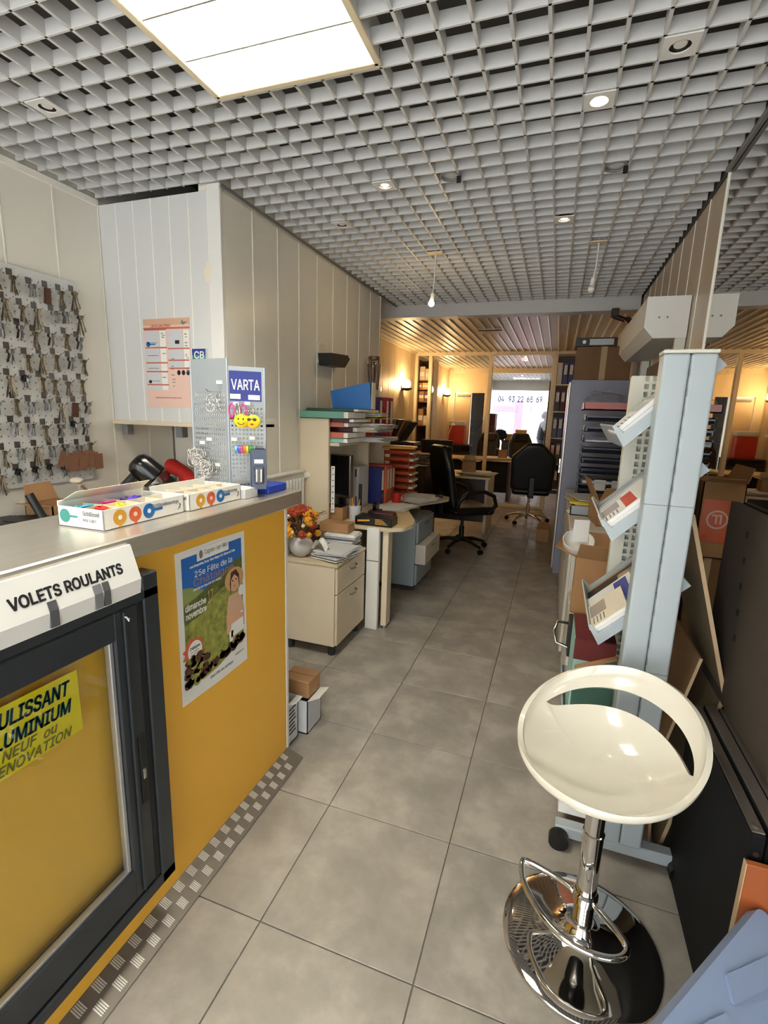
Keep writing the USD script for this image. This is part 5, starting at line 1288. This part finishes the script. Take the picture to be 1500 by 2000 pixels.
# ---- brochure stand: double sided, on a foot bar with castors
bs = T('brochure_stand', 'tall pale grey double sided brochure stand with slanted trays on castors', 'brochure stand', (.333, 1.9, 0))
YN, YF = 1.62, 2.25
bs.add('post', J(RBOX(.264, .3325, YN, YN + .07, .075, 1.692, .008, 8), RBOX(.3335, .400, YN, YN + .07, .075, 1.692, .008, 8)), 'stand_grey', smooth=30)
bs.add('post_cap', BX(.262, .402, YN - .002, YN + .074, 1.692, 1.702, .003), 'stand_cream')
bs.add('slot', J(*[BX(.3318, .3342, YN - .0012, YN + .001, .2 + .055 * k, .2 + .055 * k + .018, 0) for k in range(27)]), 'ink_grey')
bs.add('seam', J(BX(.2645, .3995, YN - .0006, YN + .01, 1.258, 1.260, 0), BX(.2645, .3995, YN - .0006, YN + .01, .722, .724, 0)), 'ink_grey')
uh = [RECT(.046 + .028 * c, .06 + .031 * r, .062 + .028 * c, .080 + .031 * r) for r in range(50) for c in range(2)]
bs.add('upright', frame(EX(Polygon(RECT(0, 0, .132, 1.60), uh), .0025), (.266, YF, .08), X1, Z1), 'stand_cream')
bs.add('upright', BX(.266, .398, YF + .03, YF + .05, .08, 1.68, .003), 'stand_cream'); 
bs.add('side_flange', J(BX(.264, .268, YF, YF + .05, .08, 1.68, .001), BX(.396, .400, YF, YF + .05, .08, 1.68, .001)), 'stand_cream')
for y in (YN + .035, YF + .02):
    fbm_ = bs.add('foot_bar', BX(.125, .535, y - .022, y + .022, .03, .075, .004), 'stand_grey')
    for x in (.14, .52):
        bs.add('castor', J(CY((x, y - .055, .034), (x, y - .022, .034), .034, 18)), 'black_plastic', parent=fbm_, smooth=40)
# slanted trays rising to the right, fixed behind the near post
TD = np.array((.70, .714)); TN = np.array((-.714, .70))
YT0, YT1 = 1.692, 2.20
def along_y(poly, y0, y1):
    g = EX([tuple(q) for q in poly], y1 - y0)
    g.apply_transform(np.array([[1, 0, 0, 0], [0, 0, -1, y1], [0, 1, 0, 0], [0, 0, 0, 1.0]]))
    return g
TRAY_X = .198
def slope_tray(zl, top=.345):
    B = np.array((TRAY_X, zl)); Tp = B + TD * top; L = B + np.array((-.038, .063))
    cap = [B, Tp, Tp + TN * .03, B + TN * .034 + TD * .028, L + TD * .010, L]
    p = bs.add('tray', along_y([B, Tp, Tp + TN * .005, B + TN * .005 + TD * .004, L + TD * .006, L], YT0 + .004, YT1 - .004), 'stand_grey')
    for y in (YT0, YT1 - .004): bs.add('end_cap', along_y(cap, y, y + .004), 'stand_grey', parent=p)
for z in (1.420, 1.118, .756): slope_tray(z)
def brochure(name, label, z, k, mat, band=None, pic=None, y0=1.61, y1=1.97, t=.006, ext=0.0, cat='brochure', lines=True):
    """A brochure or catalogue lying in the left tray at height z, k-th layer from the tray bed."""
    d = np.array((TD[0], 0, TD[1])); nrm = np.array((TN[0], 0, TN[1]))      # up the slope, out of the bed
    o = np.array((TRAY_X, 0, z)) + d * .0105 + nrm * (.006 + k) + np.array((0, y1, 0))
    w, L = y1 - y0, .225 + ext
    b = T(name, label, cat, tuple(o + d * L / 2))
    b.add('cover', frame(mv(EX(RECT(0, 0, w, L), .0014), (0, 0, t - .0014)), o, (0, -1, 0), d), mat)
    b.add('pages', frame(EX(RECT(.002, .001, w - .002, L - .002), t - .0016), o, (0, -1, 0), d), 'paper')
    def pr_(nm, x0, y0_, x1, y1_, mt, lift=.0006):
        b.add(nm, frame(mv(EX(RECT(x0 * w, y0_ * L, x1 * w, y1_ * L), .0005), (0, 0, t + .0001)), o, (0, -1, 0), d), mt)
    if band: pr_('print_band', .06, .62, .94, .9, band)
    if pic: pr_('print_picture', .08, .1, .6, .52, pic)
    if lines:
        for q in range(4): pr_('print_line', .64, .14 + .09 * q, .92, .17 + .09 * q, 'ink_grey')
    return b
# normal of frame(u=+y, v=d): u x v -> must point out of the bed
for z, rows in ((1.420, (('paper_warm', 'kraft', None, 'cream catalogue with a brown band deepest in the top tray'), ('paper', None, 'paper_grey', 'white brochure in the middle of the top tray'), ('paper_grey', None, 'tape_grey', 'grey photo brochure lying front in the top tray'), ('paper', 'paper_grey', None, 'thin white leaflet at the near end of the top tray'))),
                (1.118, (('kraft', None, 'kraft_dark', 'brown catalogue deepest in the middle tray'), ('paper_grey', None, 'tape_grey', 'grey house photo brochure in the middle tray'), ('paper', None, 'paper_grey', 'white brochure with small photos in the middle tray'), ('paper', 'ink_red', 'tape_grey', 'white brochure with a red band lying front in the middle tray'))),
                (.756, (('kraft', None, None, 'tan catalogue deepest in the lowest tray'), ('ink', 'tape_dark', None, 'black catalogue with pale lettering in the lowest tray'), ('paper', 'ink_blue', None, 'white brochure with a blue band in the lowest tray'), ('paper_warm', None, 'tape_grey', 'cream brochure with a grey picture lying front in the lowest tray')))):
    for i, (mt, band, pic, lb2) in enumerate(rows):
        brochure('brochure', lb2, z, .0003 + .0125 * i, mt, band, pic, 1.70, (2.19, 2.13, 2.02, 1.90)[i], .012, (.03, .005, -.03, -.075)[i])
# boxes standing at the foot of the stand
rbx = T('red_blue_box', 'box with a dark red top and light blue side at the foot of the stand', 'box', (.2, 1.9, .4))
rbx.add('carton', rot(BX(.13, .262, 1.74, 1.98, .42, .745, .003), 'y', 0, (.2, 0, .5)), 'folder_aqua'); rbx.add('top_panel', BX(.128, .262, 1.738, 1.742, .67, .746, 0), 'dark_red'); rbx.add('top_panel', BX(.13, .262, 1.742, 1.98, .7455, .748, 0), 'dark_red')
grn = T('green_catalogue', 'green patterned catalogue leaning in the stand below the lowest tray', 'catalogue', (.26, 1.72, .38))
grn.add('cover', frame(EX([(0, 0), (.13, .03), (.13, .30), (.0, .24)], .02), (.135, 1.735, .40), X1, Z1), 'folder_dgreen'); grn.add('spine', frame(EX([(0, .24), (.13, .30), (.13, .308), (0, .248)], .022), (.135, 1.736, .40), X1, Z1), 'kraft')
lsh = T('stand_shelf', 'pale grey shelf board low in the brochure stand', 'shelf', (.25, 1.9, .37)); lsh.add('board', BX(.12, .328, 1.70, 2.24, .375, .392, .002), 'stand_grey'); lsh.add('lip', BX(.115, .12, 1.70, 2.24, .375, .42, .001), 'stand_grey')
wcx = carton('carton', 'white and orange carton standing on the foot bar of the brochure stand', .135, .262, 1.70, 1.9, .0765, .12, 'orange_board', None)
wcx.add('white_band', BX(-.0645, .0645, -.1015, -.1, .0, .045, 0), 'paper'); wcx.add('white_band', BX(-.0645, -.0635, -.1, .1, .0, .12, 0), 'paper')
pcan = T('steel_handle', 'curved chrome pull handle of the basket behind the stand', 'handle', (.12, 2.5, .3)); pcan.add('loop', TUBE_([(.145, 2.43, .52), (.09, 2.41, .53), (.075, 2.38, .49), (.09, 2.34, .45), (.145, 2.33, .44)], .008, 8), 'chrome', smooth=True); pcan.add('plate', BX(.14, .164, 2.31, 2.46, .40, .56, .003), 'dark_foot'); pcan.add('basket', BX(.164, .26, 2.31, 2.46, .0, .56, .004), 'unit_white')
wbt = T('white_bowl', 'white plastic scoop hanging between the lowest tray and the cabinets', 'scoop', (.1, 2.5, .9))
sb_ = LATHE([(.001, -.05), (.05, -.046), (.075, -.02), (.08, .02), (.076, .02), (.07, -.017), (.045, -.04), (.001, -.044)], 24); wbt.add('bowl', mv(rot(sb_, 'x', 30), (.16, 2.72, .86)), 'white_plastic', smooth=50); wbt.add('card', PL(RECT(0, 0, .08, .12), (.13, 2.74, .86), (1, .2, 0), Z1, .001), 'paper')

# ---- cardboard and frames leaning at the mirror
c1 = T('cardboard_sheet', 'tall corrugated cardboard sheet with a pale cut edge leaning behind the stand', 'cardboard', (.5, 1.9, 0))
def lean(t, name, x0, z0, x1, z1, y0, y1, th, mat, edge):
    d = np.array((x1 - x0, z1 - z0)); n = np.array((-d[1], d[0])) / np.linalg.norm(d) * th
    a, b = np.array((x0, z0)), np.array((x1, z1))
    t.add(name, along_y([a, b, b - n, a - n] if n[0] < 0 else [a, a + n, b + n, b], y0, y1), mat)
    t.add('cut_edge', along_y([a + n * .1, b + n * .1, b - n * 1.1, a - n * 1.1] if n[0] < 0 else [a, a + n, b + n, b], y0 - .003, y0), edge)
lean(c1, 'sheet', .584, .64, .416, 1.22, 1.725, 2.15, .010, 'kraft_olive', 'kraft_edge')
lean(c1, 'lower_fold', .470, .002, .584, .64, 1.725, 2.15, .010, 'kraft_olive', 'kraft_edge')
c2 = T('cardboard_sheet', 'shorter brown cardboard panel in front of the tall sheet', 'cardboard', (.45, 1.85, 0))
lean(c2, 'sheet', .430, .30, .515, .74, 1.76, 2.1, .008, 'kraft', 'kraft_edge')
lean(c2, 'lower_fold', .450, .002, .430, .30, 1.76, 2.1, .008, 'kraft', 'kraft_edge')
fr = T('frame_stack', 'stack of black aluminium window frames standing on edge along the mirror', 'window frames', (.55, 1.4, 0))
for k, (x0, x1, zt, mt) in enumerate(((.497, .527, .60, 'frame_black'), (.530, .565, .61, 'frame_black'), (.569, .602, .605, 'frame_black'))):
    p = fr.add('frame', BX(x0, x1, 1.165, 1.70, .0, zt, .003), mt)
    fr.add('frame_edge', BX(x0 + .002, x1 - .002, 1.17, 1.695, zt, zt + .004, .001), 'aluminium', parent=p)
    fr.add('screw', CY(((x0 + x1) / 2, 1.19, zt + .004), ((x0 + x1) / 2, 1.19, zt + .0065), .008, 12), 'silver', parent=p)
    fr.add('screw', CY(((x0 + x1) / 2, 1.1655, zt - .05), ((x0 + x1) / 2, 1.163, zt - .05), .006, 12), 'silver', parent=p)
big = T('flat_carton', 'large brown flat carton coloured darker for shade standing on the frames against the mirror', 'box', (.59, 1.6, .62))
big.add('carton', BX(.580, .605, 1.34, 1.94, .616, 1.245, .003), 'shaded_kraft')
for k in range(5): big.add('print_mark', BX(.5785, .580, 1.74 - .012 * k, 1.755 - .012 * k, 1.16 - .08 * k, 1.18 - .08 * k, 0), 'dark')
big.add('address_label', BX(.5785, .580, 1.42, 1.53, 1.10, 1.19, 0), 'paper_grey')
ob = T('orange_board', 'orange brown board leaning against the near end of the black frames', 'board', (.55, 1.15, 0))
ob.add('board', BX(.488, .606, 1.135, 1.152, .0, .545, .002), 'orange_board'); ob.add('edge', BX(.486, .488, 1.135, 1.152, .0, .545, 0), 'kraft_edge')
cr = T('blue_crate_lid', 'pale blue grey plastic crate lid tilted in the bottom right corner', 'crate', (.45, .95, .2))
cu, cv = np.array((.31, .385, .03)), np.array((.36, -.30, -.34))
co_ = np.array((.212, .742, .425))
cu /= np.linalg.norm(cu); cv -= cu * (cv @ cu); cv /= np.linalg.norm(cv)
lid = cr.add('lid', frame(EX(Polygon(RECT(0, 0, .50, .135)).buffer(-.02).buffer(.02), .03), co_ - np.cross(cu, cv) * .0, cu, cv), 'crate_blue')
for a in (.12, .30):
    cr.add('recess_ridge', frame(mv(EX(Polygon([(a, .03), (a + .12, .06), (a + .11, .085), (a - .02, .055)]).buffer(.006), .006), (0, 0, -.006)), co_, cu, cv), 'crate_blue', parent=lid)
cr.add('rim', frame(mv(EX(Polygon(RECT(.02, .02, .48, .115)).difference(Polygon(RECT(.03, .03, .47, .105))), .02), (0, 0, .03)), co_, cu, cv), 'crate_blue')
lcr = T('lower_box', 'dark box under the tilted blue crate in the bottom right corner', 'box', (.453, .95, 0)); lcr.add('carton', BX(.42, .486, .86, 1.05, .0, .30, .004), 'dark_foot'); lcr.add('lid_seam', BX(.42, .486, .859, .86, .25, .254, 0), 'dark')

# ================================================================ BAR STOOL
SX, SY = .20, 1.295
stl2 = T('bar_stool', 'white glossy bar stool with a scooped seat and chrome trumpet base', 'bar stool', (SX, SY, 0))
stl2.add('base', LATHE([(.001, .002), (.212, .002), (.218, .006), (.216, .012), (.19, .018), (.14, .026), (.09, .036), (.055, .05), (.038, .068), (.032, .085), (.001, .086)], 72, (SX, SY, 0)), 'chrome', smooth=60)
stl2.add('column', J(CY((SX, SY, .08), (SX, SY, .38), .0275, 32)), 'chrome', smooth=50)
stl2.add('piston', CY((SX, SY, .38), (SX, SY, .557), .0255, 28), 'chrome', smooth=50)
stl2.add('collar', LATHE([(.0285, .0), (.034, .006), (.034, .03), (.0285, .036)], 32, (SX, SY, .15)), 'chrome', smooth=40); stl2.add('collar', LATHE([(.026, 0), (.029, .002), (.029, .006), (.026, .008)], 32, (SX, SY, .376)), 'chrome', smooth=40)
loop = [(.172, 1.30), (.10, 1.335), (.035, 1.352), (.022, 1.335), (.032, 1.275), (.075, 1.205), (.13, 1.155), (.20, 1.135), (.262, 1.142), (.292, 1.168), (.288, 1.20), (.25, 1.245), (.222, 1.28)]
from scipy.interpolate import CubicSpline
LP = np.array(loop); tt = np.linspace(0, 1, len(LP)); tq = np.linspace(0, 1, 60)
LPc = np.stack([CubicSpline(tt, LP[:, 0])(tq), CubicSpline(tt, LP[:, 1])(tq), np.full(60, .165)], 1)
stl2.add('footrest', TUBE_(LPc, .009, 10), 'chrome', smooth=True)

TB = math.radians(60)
NT, NA, NB = 240, 16, 6
ZS = .578
def seat_point(u, phi, part):
    """u in 0..1 over the dish (part 0) or the rim band (part 1); phi is measured from the back."""
    c = (1 + math.cos(phi)) / 2
    b = c ** 1.25
    rf_, zf = .211 + .012 * b, ZS + .040 + .168 * b                      # outer rim
    band = .072 * c ** .5 + .012
    sl = max(0.0, 1 - (phi / math.radians(80)) ** 2) ** .5
    r_in, z_in = rf_ - .35 * band * b - .006, zf - .055 * b - .006   # lower edge of the rim band
    gap = .055 * sl
    rd_, zd = r_in - .55 * gap, z_in - .85 * gap                    # upper edge of the dish
    if part == 1:
        e = math.sin(u * PI) * .004
        return (r_in + (rf_ - r_in) * u + e, z_in + (zf - z_in) * u)
    r0 = rd_ * u
    z0 = ZS + (zd - ZS) * (u ** 2.6)
    return (r0, z0)
def seat_surface():
    V, F = [], []
    def grid(n, part, skip):
        base = len(V)
        for i in range(n + 1):
            for k in range(NT):
                phi = 2 * PI * k / NT
                ph = phi if phi <= PI else phi - 2 * PI
                r, z = seat_point(i / n, ph, part)
                a = TB + phi
                V.append((SX + r * math.cos(a), SY + r * math.sin(a), z))
        for i in range(n):
            for k in range(NT):
                a, b, c, d = base + i * NT + k, base + i * NT + (k + 1) % NT, base + (i + 1) * NT + (k + 1) % NT, base + (i + 1) * NT + k
                F.append([a, c, b]); F.append([a, d, c])
    grid(NA, 0, None); grid(NB, 1, None)
    t = trimesh.Trimesh(np.array(V), np.array(F), process=False)
    t.merge_vertices(digits_vertex=5); t.update_faces(t.nondegenerate_faces()); t.remove_unreferenced_vertices()
    return t
ss = seat_surface()
if ss.vertex_normals[np.argmin(np.linalg.norm(ss.vertices - (SX, SY, ZS), axis=1))][2] < 0: ss.invert()
vn = ss.vertex_normals; n0 = len(ss.vertices)
under = ss.vertices - vn * .014
E_ = ss.edges_sorted; uq, cnt = np.unique(E_, axis=0, return_counts=True)
bset = {tuple(e) for e in uq[cnt == 1]}
side = []
for a, b in ss.edges:
    if tuple(sorted((a, b))) in bset: side += [[b, a, a + n0], [b, a + n0, b + n0]]
shell = trimesh.Trimesh(np.vstack([ss.vertices, under]), np.vstack([ss.faces, ss.faces[:, ::-1] + n0, np.array(side)]), process=False)
stl2.add('seat', shell, 'white_gloss', smooth=50)
stl2.add('seat_plate', LATHE([(.001, 0), (.07, 0), (.075, .006), (.06, .010), (.001, .010)], 32, (SX, SY, .556)), 'black_plastic', smooth=40)

# ================================================================ BOXES BEYOND THE COUNTER END
wbx_ = carton('carton', 'white printed carton standing at the end of the counter', -1.10, -1.02, 1.72, 1.82, 0, .21, 'paper_grey', ((1, 1.2, .3), (2, .9, .9)), 0, 'paper')
wbx_.add('print', J(*[BX(.0401, .0406, -.03, .03 - .006 * (k % 3), .05 + .02 * k, .058 + .02 * k, 0) for k in range(7)]), 'ink')
carton('carton', 'open white carton behind the printed one beyond the counter', -1.12, -.98, 1.84, 1.98, 0, .17, 'paper_grey', ((1, 1.0, .4),), 0, 'paper')
carton('carton', 'small brown taped carton lying on the open white one', -1.13, -.985, 1.86, 1.98, .172, .085, 'kraft', None)

# ================================================================ LIGHTS OF THE ROOM, ONE OF THEM ADDED
def louvre(label, fx0, fx1, fy0, fy1):
    fx = T('louvre_light', label, 'ceiling light', ((fx0 + fx1) / 2, (fy0 + fy1) / 2, 2.6))
    fx.add('housing', J(BX(fx0, fx1, fy0, fy1, 2.70, 2.705, 0), BX(fx0, fx0 + .004, fy0, fy1, 2.6, 2.7, 0), BX(fx1 - .004, fx1, fy0, fy1, 2.6, 2.7, 0), BX(fx0, fx1, fy0, fy0 + .004, 2.6, 2.7, 0), BX(fx0, fx1, fy1 - .004, fy1, 2.6, 2.7, 0)), 'white_plastic')
    fx.add('rim', J(BX(fx0 - .008, fx0 + .014, fy0, fy1, 2.592, 2.602, .002), BX(fx1 - .014, fx1 + .008, fy0, fy1, 2.592, 2.602, .002), BX(fx0, fx1, fy0 - .008, fy0 + .014, 2.592, 2.602, .002), BX(fx0, fx1, fy1 - .014, fy1 + .008, 2.592, 2.602, .002)), 'cream_frame')
    for k in range(4):
        y = fy0 + (fy1 - fy0) * (k + .5) / 4
        fx.add('tube', CY((fx0 + .015, y, 2.668), (fx1 - .015, y, 2.668), .013, 14), 'tube', smooth=40)
        if k < 3:
            yb = fy0 + (fy1 - fy0) * (k + 1) / 4
            fx.add('reflector', frame(EX([(-.018, .05), (.018, .05), (.003, 0), (-.003, 0)], fx1 - fx0 - .012), (fx0 + .006, yb, 2.602), (0, 1, 0), Z1), 'blade')
    for k in range(1, 9):
        x = fx0 + (fx1 - fx0) * k / 9
        fx.add('louvre_blade', J(*[frame(EX([(-.07, .048), (.07, .048), (.055, .008), (0, .002), (-.055, .008)], .0015), (x, fy0 + (fy1 - fy0) * (j + .5) / 4, 2.603), Y1, Z1) for j in range(4)]), 'blade')
louvre('large bright recessed fluorescent louvre light over the counter', FX0, FX1, FY0, FY1)
louvre('added unseen second louvre light behind the viewer to brighten the room', FX0, FX1, GY0, GY1)  # unseen fixture, added behind the camera to lift the room light

def spot(label, x, y, lit, ring=False):
    t = T('ceiling_spot', label, 'ceiling spotlight', (x, y, 2.6))
    if ring:
        t.add('ring', mv(TUBE_([(.045 * math.cos(q), .045 * math.sin(q), 0) for q in np.linspace(0, 2 * PI, 25)[:-1]], .006, 6, closed=True), (x, y, 2.603)), 'ink_grey', smooth=True)
        t.add('disc', LATHE([(.001, 0), (.036, 0), (.038, .02), (.001, .02)], 24, (x, y, 2.612)), 'white_plastic')
        t.add('clip', BX(x + .03, x + .05, y - .004, y + .004, 2.57, 2.60, .001), 'black_plastic')
    else:
        t.add('plate', frame(EX(Polygon(RECT(-.05, -.05, .05, .05)).difference(Polygon(ELL(0, 0, .03, n=24))), .004), (x, y, 2.594), X1, Y1), 'white_paint')
        t.add('reflector', LATHE([(.03, 0), (.034, .012), (.02, .05), (.001, .052)], 24, (x, y, 2.596)), 'silver', smooth=50)
        t.add('lamp', LATHE([(.001, .006), (.018, .008), (.021, .016), (.001, .02)], 20, (x, y, 2.592)), 'bulb' if lit == 2 else ('bulb_dim' if lit else 'white_plastic'), smooth=50)
    return t
spot('glowing warm square spotlight in the grid ceiling near the mirror', .030, 2.09, 2)
spot('unlit cream square spotlight in the grid at the upper right', .237, 1.88, 0)
spot('unlit square spotlight in the grid above the key board side', -1.938, 1.565, 0)
spot('faint square spotlight in the grid beyond the louvre light', -.912, 2.51, 1)
spot('faint square spotlight in the grid above the aisle', -.075, 3.16, 1)
spot('unlit square spotlight in the grid along the partition wall', -1.33, 2.93, 0)
spot('empty spotlight ring hanging loose in the grid mid ceiling', -.585, 2.51, 0, True)
spot('loose dark spotlight ring in the grid near the mirror wall', .135, 2.61, 0, True)
def pendant(label, x, y, z, lit):
    t = T('pendant_lamp', label, 'pendant lamp', (x, y, z))
    t.add('cord', TUBE_([(x, y, 2.62), (x, y, (2.6 + z) / 2), (x - .01, y, z + .06)], .005, 6), 'white_plastic', smooth=True)
    t.add('socket', CY((x - .01, y, z + .065), (x - .014, y, z + .02), .014, 12), 'white_plastic', smooth=40)
    t.add('bulb', BALL((x - .016, y, z), .021, 2), 'bulb' if lit else 'white_plastic', smooth=True)
    t.add('ceiling_rose', BX(x - .05, x + .05, y - .03, y + .03, 2.592, 2.6, .002), 'cream_frame')
pendant('white cord pendant with a glowing bare bulb over the desk corner', -.905, 3.56, 2.27, True)
pendant('white cord pendant with an unlit socket above the aisle', .135, 3.59, 2.32, False)
def sconce(label, y, z):
    t = T('wall_sconce', label, 'wall light', (-2.40, y, z))
    t.add('bowl', frame(LATHE([(.001, -.06), (.04, -.055), (.085, -.03), (.09, -.02), (.082, -.02), (.04, -.045), (.001, -.05)], 24), (-2.335, y, z), X1, Y1), 'dark_wood', smooth=40)
    t.add('lamp', BALL((-2.335, y, z + .045), .062, 3, (1, 1, 1.15)), 'sconce_glow', smooth=True)
    t.add('bracket', BX(-2.42, -2.40, y - .05, y + .05, z - .06, z + .02, .004), 'dark_wood'); t.add('arm', CY((-2.41, y, z - .03), (-2.37, y, z - .04), .01, 8), 'dark_wood')
sconce('glowing warm wall sconce on the office side wall before the glazed partition', 7.72, 1.93)
sconce('second glowing warm wall sconce seen through the glazed partition', 10.75, 1.96)
sp2 = T('office_spot', 'small lit ceiling spot in the office beyond the partition', 'ceiling spotlight', (-.72, 9.6, 2.55)); sp2.add('lamp', BALL((-.66, 9.6, 2.538), .03, 2, (1, 1, .6)), 'bulb', smooth=True); sp2.add('ring', mv(TUBE_([(.04 * math.cos(q), .04 * math.sin(q), 0) for q in np.linspace(0, 2 * PI, 17)[:-1]], .006, 6, closed=True), (-.66, 9.6, 2.546)), 'silver')
sp3 = T('office_spot', 'small lit ceiling spot near the far shop window', 'ceiling spotlight', (-.95, 13.0, 2.55)); sp3.add('lamp', BALL((-.95, 13.0, 2.538), .03, 2, (1, 1, .6)), 'bulb_dim', smooth=True); sp3.add('ring', mv(TUBE_([(.04 * math.cos(q), .04 * math.sin(q), 0) for q in np.linspace(0, 2 * PI, 17)[:-1]], .006, 6, closed=True), (-.95, 13.0, 2.546)), 'silver')
ll = T('shop_strip_light', 'lit strip light on the slatted ceiling by the far shop window', 'ceiling light', (-.9, 14, 2.54)); ll.add('housing', BX(-1.25, -.55, 13.9, 14.02, 2.535, 2.549, .002), 'white_paint'); ll.add('diffuser', BX(-1.24, -.56, 13.905, 14.015, 2.522, 2.535, .002), 'shop_light')
